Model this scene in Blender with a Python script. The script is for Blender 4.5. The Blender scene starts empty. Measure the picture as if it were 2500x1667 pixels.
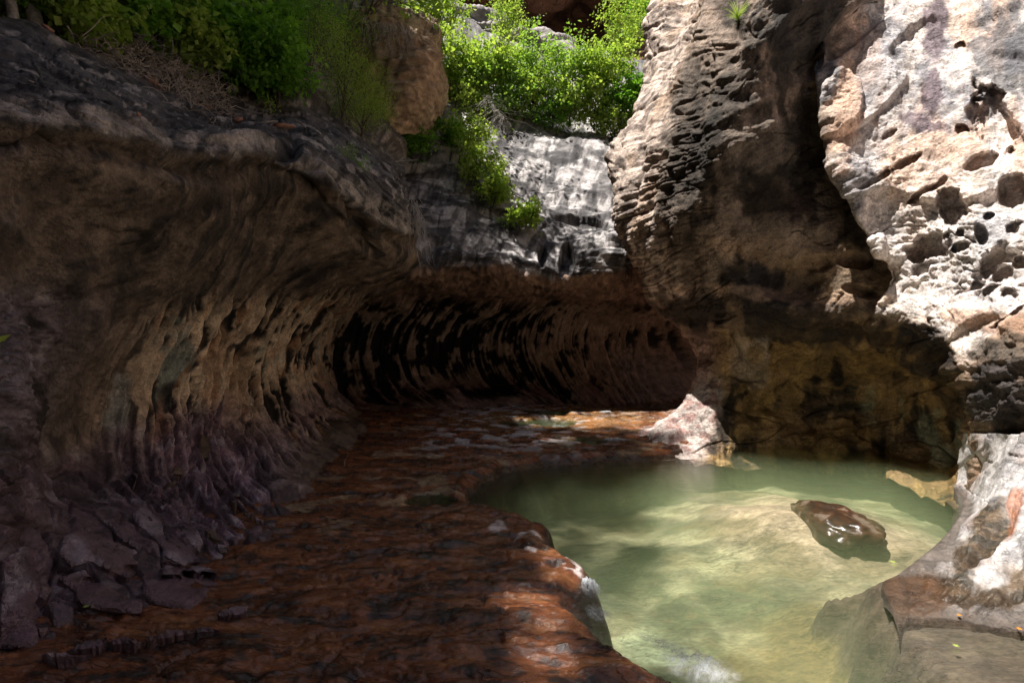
import bpy, math, random
import numpy as np
from mathutils import Vector
R = math.radians
C = bpy.context.scene.collection
sc = bpy.context.scene
random.seed(7); rng = np.random.default_rng(7)

# ---------------------------------------------------------------- camera, sky, sun, exposure
F = 1250.0; HZ = 870.0; EYE = 2.2          # focal length and horizon row for a 2500 px wide frame, eye height (m)
cd = bpy.data.cameras.new('camera'); cam = bpy.data.objects.new('camera', cd); C.objects.link(cam)
cam.location = (0, 0, EYE); cam.rotation_euler = (R(90), 0, 0)
cd.sensor_width = 36; cd.lens = 18.0; cd.shift_y = (HZ - 833.5) / 2500.0
cd.clip_start = 0.05; cd.clip_end = 1000
sc.camera = cam
SUN = Vector((-0.28, -0.10, 0.955)).normalized()
w = bpy.data.worlds.new('World'); sc.world = w; w.use_nodes = True
wn = w.node_tree.nodes; wl = w.node_tree.links
bg = wn['Background']; sky = wn.new('ShaderNodeTexSky'); sky.sky_type = 'NISHITA'; sky.sun_disc = False
sky.sun_elevation = math.asin(SUN.z); sky.sun_rotation = math.atan2(SUN.x, SUN.y)
wl.new(sky.outputs[0], bg.inputs[0]); bg.inputs[1].default_value = 0.05
sd = bpy.data.lights.new('sun', 'SUN'); sd.energy = 5.0; sd.angle = R(0.5); sd.color = (1.0, 0.95, 0.88)
so = bpy.data.objects.new('sun', sd); C.objects.link(so); so.location = (0, 0, 60)
so.rotation_euler = SUN.to_track_quat('Z', 'Y').to_euler()
sc.view_settings.view_transform = 'Standard'; sc.view_settings.look = 'None'
sc.view_settings.exposure = 1.1; sc.view_settings.gamma = 1.0
sc.cycles.use_denoising = True; sc.cycles.denoising_prefilter = 'ACCURATE'
sc.cycles.max_bounces = 8; sc.cycles.diffuse_bounces = 5; sc.cycles.transparent_max_bounces = 16
sc.cycles.volume_bounces = 1
sc.cycles.sample_clamp_indirect = 4.0

# ---------------------------------------------------------------- numeric helpers
_g = rng.normal(size=(256, 3)).astype(np.float32); _g /= np.linalg.norm(_g, axis=1)[:, None]
_perm = rng.permutation(256).astype(np.int32)
def pnoise(x, y, z=0.0):
    x, y, z = np.broadcast_arrays(np.asarray(x, np.float32), np.asarray(y, np.float32), np.asarray(z, np.float32))
    xi = np.floor(x).astype(np.int32); yi = np.floor(y).astype(np.int32); zi = np.floor(z).astype(np.int32)
    fx = x - xi; fy = y - yi; fz = z - zi
    ux = fx*fx*fx*(fx*(fx*6-15)+10); uy = fy*fy*fy*(fy*(fy*6-15)+10); uz = fz*fz*fz*(fz*(fz*6-15)+10)
    out = 0
    for dx in (0, 1):
        a = _perm[(xi+dx) & 255]; wx = ux if dx else 1-ux
        for dy in (0, 1):
            b = _perm[(a+yi+dy) & 255]; wy = wx*(uy if dy else 1-uy)
            for dz in (0, 1):
                h = _perm[(b+zi+dz) & 255]; g = _g[h]
                out = out + wy*(uz if dz else 1-uz)*(g[..., 0]*(fx-dx)+g[..., 1]*(fy-dy)+g[..., 2]*(fz-dz))
    return out*1.5
def fbm(x, y, z=0.0, o=4, lac=2.03, gain=0.5):
    s = 0; a = 1.0
    for k in range(o):
        s = s + a*pnoise(x+17.3*k, y-9.1*k, z+5.7*k); x = x*lac; y = y*lac; z = z*lac; a *= gain
    return s
def ss(a, b, x):
    t = np.clip((x-a)/(b-a), 0, 1); return t*t*(3-2*t)
def crack(x, y, z, wdt=0.05):           # thin lines, 1 on the line
    return 1-ss(0, wdt, np.abs(pnoise(x, y, z)))
def worley(x, y, seed=0, jit=0.9):
    xi = np.floor(x).astype(np.int32); yi = np.floor(y).astype(np.int32)
    f1 = np.full(x.shape, 9.0, np.float32); f2 = f1.copy(); cid = np.zeros(x.shape, np.float32)
    for dx in (-1, 0, 1):
        for dy in (-1, 0, 1):
            h = _perm[(_perm[(xi+dx) & 255]+yi+dy+seed) & 255]
            cx = xi+dx+0.5+jit*(_g[h, 0]*0.7); cy = yi+dy+0.5+jit*(_g[h, 1]*0.7)
            d = np.hypot(x-cx, y-cy)
            m = d < f1; f2 = np.where(m, f1, np.minimum(f2, d)); cid = np.where(m, h/255.0, cid); f1 = np.where(m, d, f1)
    return f1, f2, cid
def W(px, py, d):
    return np.stack([(px-1250)/F*d, d+0*px, EYE-(py-HZ)/F*d], -1)
def Wz(px, py, z=0.0):                  # point of the level z seen at a pixel of the reference
    d = (EYE-z)*F/(py-HZ); return ((px-1250)/F*d, d, z)
def mix(a, b, t):
    return a+(b-a)*t[..., None]
def V3(*c): return np.array(c, np.float32)

# ---------------------------------------------------------------- object helpers
def link_mesh(name, me, mat, parent=None):
    o = bpy.data.objects.new(name, me); C.objects.link(o)
    if mat is not None: me.materials.append(mat)
    if parent is not None: o.parent = parent
    return o
def tag(o, label=None, cat=None, group=None, kind=None):
    if label: o['label'] = label
    if cat: o['category'] = cat
    if group: o['group'] = group
    if kind: o['kind'] = kind
    return o
def mesh_raw(name, co, quads, smooth=True, col=None, rough=None, flip=False):
    co = np.ascontiguousarray(co, np.float32).reshape(-1, 3); q = np.ascontiguousarray(quads, np.int32)
    if flip: q = q[:, ::-1].copy()
    n = q.shape[1]; me = bpy.data.meshes.new(name)
    me.vertices.add(len(co)); me.vertices.foreach_set('co', co.ravel())
    me.loops.add(q.size); me.loops.foreach_set('vertex_index', q.ravel())
    me.polygons.add(len(q)); me.polygons.foreach_set('loop_start', np.arange(len(q), dtype=np.int32)*n)
    me.polygons.foreach_set('use_smooth', np.full(len(q), smooth))
    me.update(calc_edges=True)
    if col is not None:
        a = me.color_attributes.new('Col', 'FLOAT_COLOR', 'POINT')
        c4 = np.ones((len(co), 4), np.float32); c4[:, :3] = np.clip(col.reshape(-1, 3), 0.004, 0.9)
        a.data.foreach_set('color', c4.ravel())
    if rough is not None:
        a = me.attributes.new('Rough', 'FLOAT', 'POINT'); a.data.foreach_set('value', np.ascontiguousarray(rough, np.float32).ravel())
    return me
def grid_quads(n, m, wrap=False):
    i = np.arange(n-1)[:, None]; j = np.arange(m if wrap else m-1)[None, :]; k = (j+1) % m
    return np.stack([i*m+j, i*m+k, (i+1)*m+k, (i+1)*m+j], -1).reshape(-1, 4)
def cr(P, ts):
    """Catmull-Rom along axis 0 at float params ts."""
    n = len(P); i = np.clip(np.floor(ts).astype(int), 0, n-2); t = (ts-i)[:, None, None]
    g = lambda k: P[np.clip(k, 0, n-1)]
    p0, p1, p2, p3 = g(i-1), g(i), g(i+1), g(i+2)
    p0 = np.where((i == 0)[:, None, None], 2*p1-p2, p0); p3 = np.where((i == n-2)[:, None, None], 2*p2-p1, p3)
    return 0.5*((2*p1)+(-p0+p2)*t+(2*p0-5*p1+4*p2-p3)*t*t+(-p0+3*p1-3*p2+p3)*t**3)
def params(wts, n):
    c = np.concatenate([[0], np.cumsum(wts)]); return np.interp(np.linspace(0, c[-1], n), c, np.arange(len(c)))
def punch(col, piv, k, m=1.0):        # widen the spread between pale skin and dark varnish, standing in for shade contrast
    lum = col.mean(-1, keepdims=True); return col*(1+m*(np.clip(lum/piv, .25, 2.0)**k-1))
class Patch:
    """cols: list of columns, every column a list of (px, py, distance): a smooth surface in the world."""
    def __init__(s, cols, wc, wr, nc, nr):
        A = np.array(cols, np.float32).transpose(1, 0, 2).copy()      # rows, cols, 3
        A[..., 2] = np.log(A[..., 2])
        s.v = params(wr, nr); s.u = params(wc, nc)
        B = cr(A, s.v); B = cr(B.transpose(1, 0, 2), s.u).transpose(1, 0, 2)
        s.px, s.py = B[..., 0], B[..., 1]; s.P = W(B[..., 0], B[..., 1], np.exp(B[..., 2]))
        s.U, s.V = np.meshgrid(s.u, s.v); s.normals()
    def normals(s):
        a = np.gradient(s.P, axis=0); b = np.gradient(s.P, axis=1)
        N = np.cross(a, b); N /= np.linalg.norm(N, axis=-1)[..., None]+1e-9
        ray = s.P-np.array([0, 0, EYE])
        s.flip = (N*ray).sum(-1).mean() > 0
        s.N = -N if s.flip else N
    def push(s, h):
        s.P = s.P+s.N*h[..., None]
    def build(s, name, mat, col, rough, parent=None):
        n, m = s.U.shape
        me = mesh_raw(name, s.P, grid_quads(n, m), True, col, rough, flip=not s.flip)
        return link_mesh(name, me, mat, parent)
    def at(s, px, py, mask=None):
        d = (s.px-px)**2+(s.py-py)**2
        if mask is not None: d = np.where(mask, d, 1e9)
        k = np.unravel_index(np.argmin(d), d.shape); return s.P[k], s.N[k]
def blob(px, py, cx, cy, rx, ry, ang=0, soft=0.25, rag=0.35, fr=0.02, seed=0.0):
    c, s_ = math.cos(R(ang)), math.sin(R(ang)); x = px-cx; y = py-cy
    r = np.sqrt(((x*c+y*s_)/rx)**2+((-x*s_+y*c)/ry)**2)
    near = r < 2.5; out = np.zeros_like(r)
    if near.any():
        q = r[near]+rag*fbm(px[near]*fr, py[near]*fr, seed+cx*0.1, 4); out[near] = 1-ss(1-soft, 1+soft, q)
    return out

# ---------------------------------------------------------------- materials
def new_mat(name):
    m = bpy.data.materials.new(name); m.use_nodes = True; nt = m.node_tree
    return m, nt, nt.nodes, nt.links, nt.nodes['Principled BSDF']
def rock_mat(name, var=0.35, bump=0.035, fine=14.0, sp=0.35, stretch=(1, 1, 1), pits=True, crk=(.6, .6, 1.5)):
    m, nt, n, l, b = new_mat(name)
    at = n.new('ShaderNodeAttribute'); at.attribute_name = 'Col'
    ar = n.new('ShaderNodeAttribute'); ar.attribute_name = 'Rough'
    tc = n.new('ShaderNodeTexCoord'); mp = n.new('ShaderNodeMapping'); l.new(tc.outputs['Object'], mp.inputs[0]); mp.inputs['Scale'].default_value = stretch
    def nz(scale, det, rgh=0.6):
        t = n.new('ShaderNodeTexNoise'); t.inputs['Scale'].default_value = scale; t.inputs['Detail'].default_value = det
        t.inputs['Roughness'].default_value = rgh; l.new(mp.outputs[0], t.inputs['Vector']); return t
    n1 = nz(fine*0.35, 8, 0.7); n2 = nz(fine*3, 4, 0.7)
    def rng_(src, a, bb, c, d):
        r = n.new('ShaderNodeMapRange'); r.inputs[1].default_value = a; r.inputs[2].default_value = bb
        r.inputs[3].default_value = c; r.inputs[4].default_value = d; l.new(src, r.inputs[0]); return r.outputs[0]
    v1 = rng_(n1.outputs[0], 0.36, 0.64, 1-var, 1+var); v2 = rng_(n2.outputs[0], 0.36, 0.64, 1-var*0.75, 1+var*0.75)
    def line(scale, wd, sd_):
        t = n.new('ShaderNodeTexNoise'); t.inputs['Scale'].default_value = scale; t.inputs['Detail'].default_value = 6; t.inputs['Roughness'].default_value = .62; t.inputs['Distortion'].default_value = .6
        ofs = n.new('ShaderNodeVectorMath'); ofs.operation = 'MULTIPLY_ADD'; ofs.inputs[1].default_value = crk; ofs.inputs[2].default_value = (sd_, sd_*2, -sd_)
        l.new(mp.outputs[0], ofs.inputs[0]); l.new(ofs.outputs[0], t.inputs['Vector'])
        a_ = n.new('ShaderNodeMath'); a_.operation = 'SUBTRACT'; l.new(t.outputs[0], a_.inputs[0]); a_.inputs[1].default_value = .5
        b_ = n.new('ShaderNodeMath'); b_.operation = 'ABSOLUTE'; l.new(a_.outputs[0], b_.inputs[0]); return rng_(b_.outputs[0], 0, wd, 0, 1)
    lc = n.new('ShaderNodeMath'); lc.operation = 'MINIMUM'; l.new(line(fine*.16, .010, 3.1), lc.inputs[0]); l.new(line(fine*.45, .016, 7.7), lc.inputs[1])
    msk = rng_(nz(fine*.12, 3).outputs[0], .42, .56, 0, 1); lm_ = n.new('ShaderNodeMath'); lm_.operation = 'MAXIMUM'; l.new(lc.outputs[0], lm_.inputs[0]); l.new(msk, lm_.inputs[1])
    lm2 = rng_(lm_.outputs[0], 0, 1, .35, 1)
    mu0 = n.new('ShaderNodeMath'); mu0.operation = 'MULTIPLY'; l.new(v1, mu0.inputs[0]); l.new(v2, mu0.inputs[1])
    mu = n.new('ShaderNodeMath'); mu.operation = 'MULTIPLY'; l.new(mu0.outputs[0], mu.inputs[0]); mu.inputs[1].default_value = 1.0
    mc = n.new('ShaderNodeVectorMath'); mc.operation = 'SCALE'; l.new(at.outputs['Color'], mc.inputs[0]); l.new(mu.outputs[0], mc.inputs['Scale'])
    l.new(mc.outputs[0], b.inputs['Base Color']); l.new(ar.outputs['Fac'], b.inputs['Roughness'])
    b.inputs['Specular IOR Level'].default_value = sp
    bp = n.new('ShaderNodeBump'); bp.inputs['Strength'].default_value = 0.9; bp.inputs['Distance'].default_value = bump
    ad = n.new('ShaderNodeMath'); ad.operation = 'MULTIPLY_ADD'; l.new(n2.outputs[0], ad.inputs[0]); ad.inputs[1].default_value = 0.35; l.new(n1.outputs[0], ad.inputs[2])
    h0 = n.new('ShaderNodeMath'); h0.operation = 'MULTIPLY_ADD'; l.new(lm2, h0.inputs[0]); h0.inputs[1].default_value = .5; l.new(ad.outputs[0], h0.inputs[2]); h = h0.outputs[0]
    if pits:
        vo = n.new('ShaderNodeTexVoronoi'); vo.inputs['Scale'].default_value = fine*0.8; l.new(mp.outputs[0], vo.inputs['Vector'])
        pv = rng_(vo.outputs['Distance'], 0.0, 0.22, -0.35, 0.0); a2 = n.new('ShaderNodeMath'); a2.operation = 'ADD'; l.new(h, a2.inputs[0]); l.new(pv, a2.inputs[1]); h = a2.outputs[0]
    l.new(h, bp.inputs['Height']); l.new(bp.outputs[0], b.inputs['Normal'])
    return m
M_rock = rock_mat('sandstone')
M_cave = rock_mat('stained_sandstone', var=0.42, bump=0.05, fine=9, sp=0.45)
M_wall = rock_mat('rough_sandstone', var=0.42, bump=0.10, fine=8)
M_bed = rock_mat('wet_red_sandstone', var=0.4, bump=0.03, fine=9, sp=0.6, stretch=(0.6, 1.2, 1), pits=False, crk=(.6, 1.3, 1))
M_slab = rock_mat('purple_sandstone_slab', var=0.4, bump=0.03, fine=14, sp=0.5, pits=False)
M_far = rock_mat('distant_sandstone', var=0.3, bump=0.2, fine=1.6, pits=False)
def flat_mat(name, col, rough=0.8, var=0.25, scale=20, bump=0.01):
    m, nt, n, l, b = new_mat(name)
    tc = n.new('ShaderNodeTexCoord'); t = n.new('ShaderNodeTexNoise'); t.inputs['Scale'].default_value = scale; t.inputs['Detail'].default_value = 6
    l.new(tc.outputs['Object'], t.inputs['Vector'])
    r = n.new('ShaderNodeMapRange'); r.inputs[1].default_value = 0.3; r.inputs[2].default_value = 0.7; r.inputs[3].default_value = 1-var; r.inputs[4].default_value = 1+var
    l.new(t.outputs[0], r.inputs[0]); s = n.new('ShaderNodeVectorMath'); s.operation = 'SCALE'; s.inputs[0].default_value = col; l.new(r.outputs[0], s.inputs['Scale'])
    l.new(s.outputs[0], b.inputs['Base Color']); b.inputs['Roughness'].default_value = rough
    bp = n.new('ShaderNodeBump'); bp.inputs['Distance'].default_value = bump; l.new(t.outputs[0], bp.inputs['Height']); l.new(bp.outputs[0], b.inputs['Normal'])
    return m
def leaf_mat(name, c1, c2, trans=0.45):
    m, nt, n, l, b = new_mat(name)
    at = n.new('ShaderNodeAttribute'); at.attribute_name = 'Rough'
    mx = n.new('ShaderNodeMix'); mx.data_type = 'RGBA'; mx.inputs[6].default_value = (*c1, 1); mx.inputs[7].default_value = (*c2, 1); l.new(at.outputs['Fac'], mx.inputs[0])
    l.new(mx.outputs[2], b.inputs['Base Color']); b.inputs['Roughness'].default_value = 0.5; b.inputs['Specular IOR Level'].default_value = 0.3
    tr = n.new('ShaderNodeBsdfTranslucent'); sc_ = n.new('ShaderNodeVectorMath'); sc_.operation = 'MULTIPLY'; sc_.inputs[1].default_value = (1.3, 1.4, 0.6)
    l.new(mx.outputs[2], sc_.inputs[0]); l.new(sc_.outputs[0], tr.inputs[0])
    ms = n.new('ShaderNodeMixShader'); ms.inputs[0].default_value = trans; l.new(b.outputs[0], ms.inputs[1]); l.new(tr.outputs[0], ms.inputs[2])
    l.new(ms.outputs[0], n['Material Output'].inputs['Surface']); return m
M_leafy = leaf_mat('bright_leaves', (0.17, 0.29, 0.05), (0.46, 0.55, 0.14))
M_leafd = leaf_mat('deep_green_leaves', (0.07, 0.20, 0.025), (0.25, 0.46, 0.06))
M_leafg = leaf_mat('grey_green_leaves', (0.15, 0.26, 0.06), (0.32, 0.46, 0.12))
M_bark = flat_mat('bark', (0.10, 0.075, 0.06), 0.9, 0.5, 12, 0.03)
M_barkg = flat_mat('pale_bark', (0.30, 0.27, 0.24), 0.9, 0.4, 12, 0.02)
M_twig = flat_mat('dry_twigs', (0.42, 0.36, 0.31), 0.9, 0.4, 5, 0.004)
M_root = flat_mat('pale_roots', (0.42, 0.39, 0.36), 0.9, 0.3, 5, 0.004)
M_redstone = flat_mat('red_stone', (0.30, 0.15, 0.10), 0.85, 0.35, 14, 0.02)

# ================================================================ THE LEFT WALL AND ITS OVERHANG
cols = [
 [(-520,1800,3.0),(-500,1500,3.3),(-500,1250,3.6),(-500,1050,3.8),(-500,880,3.9),(-500,740,3.9),(-500,500,3.9),(-480,225,4.0),(-470,110,4.7),(-460,0,5.6),(-460,-250,8),(-460,-700,14)],
 [(0,1640,3.3),(-20,1440,3.85),(-25,1240,4.15),(-20,1050,4.4),(0,870,4.6),(0,740,4.8),(0,500,4.7),(0,262,4.8),(0,165,5.6),(0,65,6.8),(0,-130,9.5),(0,-500,15)],
 [(240,1600,3.5),(125,1430,4.15),(75,1250,4.6),(55,1070,4.95),(80,890,5.3),(110,740,5.4),(130,500,5.2),(160,285,5.2),(155,200,6.0),(150,112,7.4),(150,-50,10.5),(150,-400,16)],
 [(640,1510,4.0),(390,1400,4.65),(215,1250,5.25),(150,1090,5.9),(215,900,6.4),(300,740,6.6),(320,540,6.1),(330,318,5.9),(325,250,6.7),(320,180,8.3),(320,20,11.5),(320,-330,17)],
 [(730,1385,4.9),(560,1300,5.8),(430,1170,6.7),(395,1020,7.6),(420,880,8.1),(475,745,8.0),(500,560,7.3),(480,362,6.8),(485,300,7.8),(480,238,9.3),(480,90,12.5),(480,-260,18)],
 [(800,1245,6.5),(665,1175,7.5),(575,1070,8.7),(545,960,9.7),(560,850,10.3),(630,732,10.0),(670,560,8.9),(650,368,7.9),(640,315,8.8),(620,262,10.5),(620,130,14),(620,-200,19)],
 [(880,1125,9.6),(775,1070,10.6),(700,985,11.8),(675,890,12.5),(710,800,12.6),(785,722,12.0),(855,620,10.5),(845,470,9.3),(800,360,9.9),(760,272,11.6),(760,150,15.5),(760,-150,20.5)],
 [(945,1045,13.8),(850,1015,14.2),(768,958,14.8),(750,880,15.2),(785,792,15),(870,732,14),(950,660,12.2),(950,545,11.0),(925,425,10.9),(880,325,12.6),(880,215,16.5),(880,-80,21.5)],
 [(930,1025,16.6),(860,1000,17.0),(810,950,18),(800,880,18.5),(820,800,18),(895,732,16),(998,665,13.3),(1010,565,12.4),(988,465,12.3),(960,385,13.4),(960,290,17),(960,60,22)],
 [(930,1015,19.5),(870,990,20),(830,950,21),(820,880,21.5),(850,800,21),(915,740,18.5),(1000,668,15.0),(1008,570,14.6),(1000,480,14.6),(985,395,15.4),(985,300,19),(1000,120,23)],
]
L = Patch(cols, [0.3, 0.7, 1.1, 1.3, 1.3, 1.2, 1.2, 0.8, 0.3], [1.2, 1.2, 1.1, 1.1, 1, 1.3, 1.4, 0.9, 0.7, 0.4, 0.2], 520, 500)
U, V, px, py = L.U, L.V, L.px, L.py
P0 = L.P.copy(); X, Y, Z = P0[..., 0], P0[..., 1], P0[..., 2]
L.push(0.20*fbm(X*0.5, Y*0.5, Z*0.5, 4)); L.P[..., 2] -= .45*(1-ss(0, .75, V))
L.normals(); L_base = L.P.copy(); L_N = L.N.copy()
h = np.zeros_like(X)
under = ss(4.6, 5.4, V)*(1-ss(6.7, 7.1, V)); top = ss(6.85, 7.2, V)*(1-ss(8.7, 9.2, V)); bank = ss(8.8, 9.3, V)
# flutes running down the cross-section
warp = fbm(U*.8, V*.5, 3.1, 2)*0.07
fl = pnoise((U+warp)*11, V*0.7, 1.0)+0.6*pnoise((U+warp)*24, V*.9, 7.0)+0.35*pnoise((U+warp)*48, V*1.3, 2.0)
flm = ss(3.0, 4.2, U)*ss(0.7, 1.4, V)*(1-ss(4.7, 5.3, V+0.35*pnoise(U*6, 0, 4)))
h += flm*0.13*np.tanh(fl*2.0)
# cracked blocks near the left
f1, f2, cid = worley(px*0.016+0.8*fbm(px*.012, py*.012), py*0.028+0.8*fbm(px*.012, py*.012, 5), 3)
blk = (1-ss(1.8, 3.4, U))*ss(2.0, 2.6, V)*(1-ss(4.9, 5.4, V))
e = 1-ss(0.02, 0.12, f2-f1)
e = e*ss(-.15, .2, fbm(px*.01, py*.012, 8, 2)); h += blk*(0.05*(cid-0.5)-0.03*e+.04*fbm(px*.02, py*.05, 4, 3))
# layered ledges of the underside, running with the passage
ku = 2.0+4.0*ss(3, 5.5, U); st = fbm(U*1.5+V*0.9, V*7-U*ku, 0.5, 5)*ss(1.0, 4.0, U)+.7*fbm(px*.008, py*.010, 6, 5)*(1-ss(2, 4.5, U))
stc = crack(U*1.2, V*6-U*ku*.9, 2.0, 0.04)*ss(2, 4, U)
h += under*(0.06*st-0.05*stc*ss(-.1, .3, pnoise(U*2, V*3, 9)))
h += top*(0.07*fbm(U*1.2, V*7+U*1.5, 3, 4)-0.05*crack(U*1.3, V*4+U*1.2, 5, 0.06))
h -= (.20+.12*pnoise(U*2.3, 0, 3)+.06*pnoise(U*9, 0, 5))*np.exp(-((V-6.70-.05*pnoise(U*5, 0, 9))/.13)**2)
# notches bitten into the lip
h -= 0.35*blob(px, py, 700, 372, 32, 26, 0, .35, .2)+0.3*blob(px, py, 745, 430, 30, 46, -30, .4, .3)+0.35*blob(px, py, 885, 560, 28, 60, -25, .4, .3)
h += 0.22*blob(px, py, 800, 470, 16, 90, -38, .5, .2)
h -= 0.10*blob(px, py, 700, 312, 60, 11, 20, .3, .4)+0.08*blob(px, py, 380, 282, 60, 6, 22, .4, .4)
low = 1-ss(1.5, 2.4, V)
ra = (px*.80+py*.60)+22*fbm(px*.01, py*.01, 5, 3); rb = (-px*.60+py*.80)+14*fbm(px*.013, py*.013, 15, 3)
g1_, g2_, gid = worley(ra*.0085, rb*.021, 31); gap = 1-ss(.03, .10, g2_-g1_); plm = (1-ss(2.5, 3.3, V+.3*pnoise(px*.01, py*.01, 5)))*(1-ss(4.6, 5.8, U))
h += plm*(.06*(gid-.5)-.07*gap)
h += low*(0.04*fbm(px*.01-py*.006, py*.02+px*.01, 8, 4))
h += bank*0.35*fbm(X*.5, Y*.5, Z*.3, 4)
h += 0.03*fbm(X*3, Y*3, Z*3, 4)
L.push(h); L.normals()
n1 = fbm(X*1.3, Y*1.3, Z*1.3, 5); n2 = fbm(X*4, Y*4, Z*4, 4); n3 = fbm(X*.5+9, Y*.5, Z*.5, 3)
col = np.ones(X.shape+(3,), np.float32)*V3(.20, .145, .105)
col = mix(col, V3(.09, .06, .045), ss(0, .7, n1)*.7); col = mix(col, V3(.30, .22, .16), ss(.1, .8, n2)*.5)
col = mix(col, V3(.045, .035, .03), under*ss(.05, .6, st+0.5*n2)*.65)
col = mix(col, V3(.30, .215, .15), under*ss(4, 7, U)*ss(-.1, .5, -st)*.6)
# flutes: pale ridges, dark grooves
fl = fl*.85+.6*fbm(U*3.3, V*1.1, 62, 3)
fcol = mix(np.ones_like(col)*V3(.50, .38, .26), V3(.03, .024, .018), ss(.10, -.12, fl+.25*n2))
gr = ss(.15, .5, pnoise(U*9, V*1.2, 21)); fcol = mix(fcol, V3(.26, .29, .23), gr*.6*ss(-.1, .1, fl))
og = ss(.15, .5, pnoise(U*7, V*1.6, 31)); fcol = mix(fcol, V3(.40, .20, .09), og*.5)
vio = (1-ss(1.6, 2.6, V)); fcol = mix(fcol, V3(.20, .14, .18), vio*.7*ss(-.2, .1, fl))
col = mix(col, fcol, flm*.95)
# pale patches flaking
for (cx, cy, a, b_, c_) in ((590, 930, 22, 90, (.34, .24, .15)), (520, 900, 30, 90, (.36, .23, .14)), (300, 1010, 26, 70, (.27, .27, .24)), (430, 880, 24, 80, (.22, .24, .20)), (450, 1110, 26, 50, (.36, .26, .18)), (540, 1070, 36, 50, (.34, .22, .15))):
    col = mix(col, V3(*c_), blob(px, py, cx, cy, a, b_, 12, .3, .6)*.75)
# blue-violet blocks
bcol = mix(np.ones_like(col)*V3(.19, .15, .17), V3(.30, .26, .28), ss(.1, .6, n2)); bcol = mix(bcol, V3(.02, .015, .015), ss(.25, .5, n1)*.8)
col = mix(col, bcol, blk*.9*(1-.3*ss(1.5, 3, U)))
lowc = mix(np.ones_like(col)*V3(.10, .045, .035), V3(.035, .02, .02), ss(-.2, .4, n1)); lowc = mix(lowc, V3(.2, .13, .15), ss(.25, .6, n2)*.6)
col = mix(col, lowc, low*(1-ss(3.6, 5, U)))
pc = mix(np.ones_like(col)*V3(.20, .125, .15), V3(.32, .26, .29), ss(.1, .6, n2)); pc = mix(pc, V3(.07, .045, .05), ss(.3, .9, gid)[...]*.5); col = mix(col, pc, plm*.9)
col = col*(1+.6*flm)[..., None]
topc = mix(np.ones_like(col)*V3(.14, .13, .135), V3(.05, .045, .05), ss(-.05, .45, fbm(U*2, V*9+U*2, 6, 4)))
topc = mix(topc, V3(.40, .36, .34), ss(.35, .55, n2+.4*n1)*.8)
lipm = ss(6.85, 7.02, V)*(1-ss(7.1, 7.55, V+.2*n1)); topc = mix(topc, V3(.38, .33, .30), lipm*ss(-.5, .2, n2)*.9)  # pale band along the lip: the rim's highlight painted in
col = mix(col, topc, ss(6.8, 6.95, V+.05*n2))
col = mix(col, mix(np.ones_like(col)*V3(.13, .09, .06), V3(.25, .20, .15), ss(0, .4, n2)), bank)
rough = .75-.25*ss(0, .5, n1)*low-.3*low
col = punch(col, .10, .8)*.52       # one darkly varnished rock, top and underside alike; punch stands in for shade contrast
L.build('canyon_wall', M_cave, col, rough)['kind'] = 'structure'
left_wall = bpy.data.objects['canyon_wall']

# ================================================================ THE FAR WALL: undercut tunnel and slickrock slope above
cols = [
 [(770,1015,16.5),(720,985,17.5),(700,930,18.5),(690,870,19),(700,800,19),(760,750,18),(830,705,16.5),(880,665,15),(900,560,15.5),(930,450,17),(950,330,19),(960,210,23),(960,0,33)],
 [(1000,1010,16.6),(915,970,18.2),(885,910,19.3),(885,850,19.8),(910,780,19.6),(965,735,18.4),(1010,695,16.8),(1050,655,15.3),(1060,550,16.2),(1075,430,18),(1090,310,20.5),(1100,210,24.5),(1100,20,34)],
 [(1155,998,17.3),(1080,958,19),(1045,900,20),(1045,840,20.4),(1075,780,20.2),(1125,738,19),(1170,698,17.2),(1200,646,15.8),(1210,550,16.8),(1210,430,18.8),(1215,320,21.5),(1220,240,25.5),(1220,70,35)],
 [(1310,992,18.0),(1235,955,19.6),(1190,890,20.6),(1185,830,20.8),(1215,775,20.6),(1270,742,19.4),(1320,712,17.6),(1350,680,16.2),(1360,580,17),(1360,450,19),(1365,340,22),(1365,275,26.5),(1360,110,36)],
 [(1460,1004,17.6),(1395,965,19),(1350,890,20),(1340,830,20.4),(1360,780,20.2),(1410,745,19.2),(1465,712,17.8),(1500,655,16.2),(1515,560,16.8),(1525,450,18.8),(1530,360,22),(1520,300,27),(1500,140,37)],
 [(1590,1004,18.3),(1535,968,19.5),(1495,900,20.8),(1485,830,21.2),(1505,775,21),(1555,745,20),(1600,710,18.5),(1640,655,17),(1660,560,17.5),(1665,450,19),(1665,370,22),(1650,310,27),(1640,150,37)],
 [(1680,1002,19.5),(1620,966,21),(1590,900,22.5),(1585,830,23),(1610,770,23),(1700,730,23),(1750,690,21),(1800,650,19),(1800,560,19.5),(1800,450,21),(1800,370,24),(1790,310,28),(1790,150,37)],
 [(2100,1010,22),(2050,970,24),(2000,900,26),(1980,830,27),(1990,770,27),(2030,730,26),(2050,690,24),(2100,650,22),(2100,560,22),(2100,450,23),(2100,370,25),(2100,310,29),(2100,150,38)],
]
Fp = Patch(cols, [.7, 1, 1, 1, 1, .9, .5], [1, 1, 1, 1, .9, .9, 1, 1.3, 1.3, 1.1, .5, .3], 400, 380)
U, V, px, py = Fp.U, Fp.V, Fp.px, Fp.py
X, Y, Z = Fp.P[..., 0], Fp.P[..., 1], Fp.P[..., 2]
warp = fbm(U*.8, V*.5, 13.1, 2)*0.05+.03*V
fl = pnoise((U+warp)*9, V*.55, 41)+.7*pnoise((U+warp)*20, V*.8, 47)+.4*pnoise((U+warp)*40, V*1.2, 42)
edge5 = V+.5*pnoise(U*7, 0, 4)+.25*pnoise(U*20, 0, 8)
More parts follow.
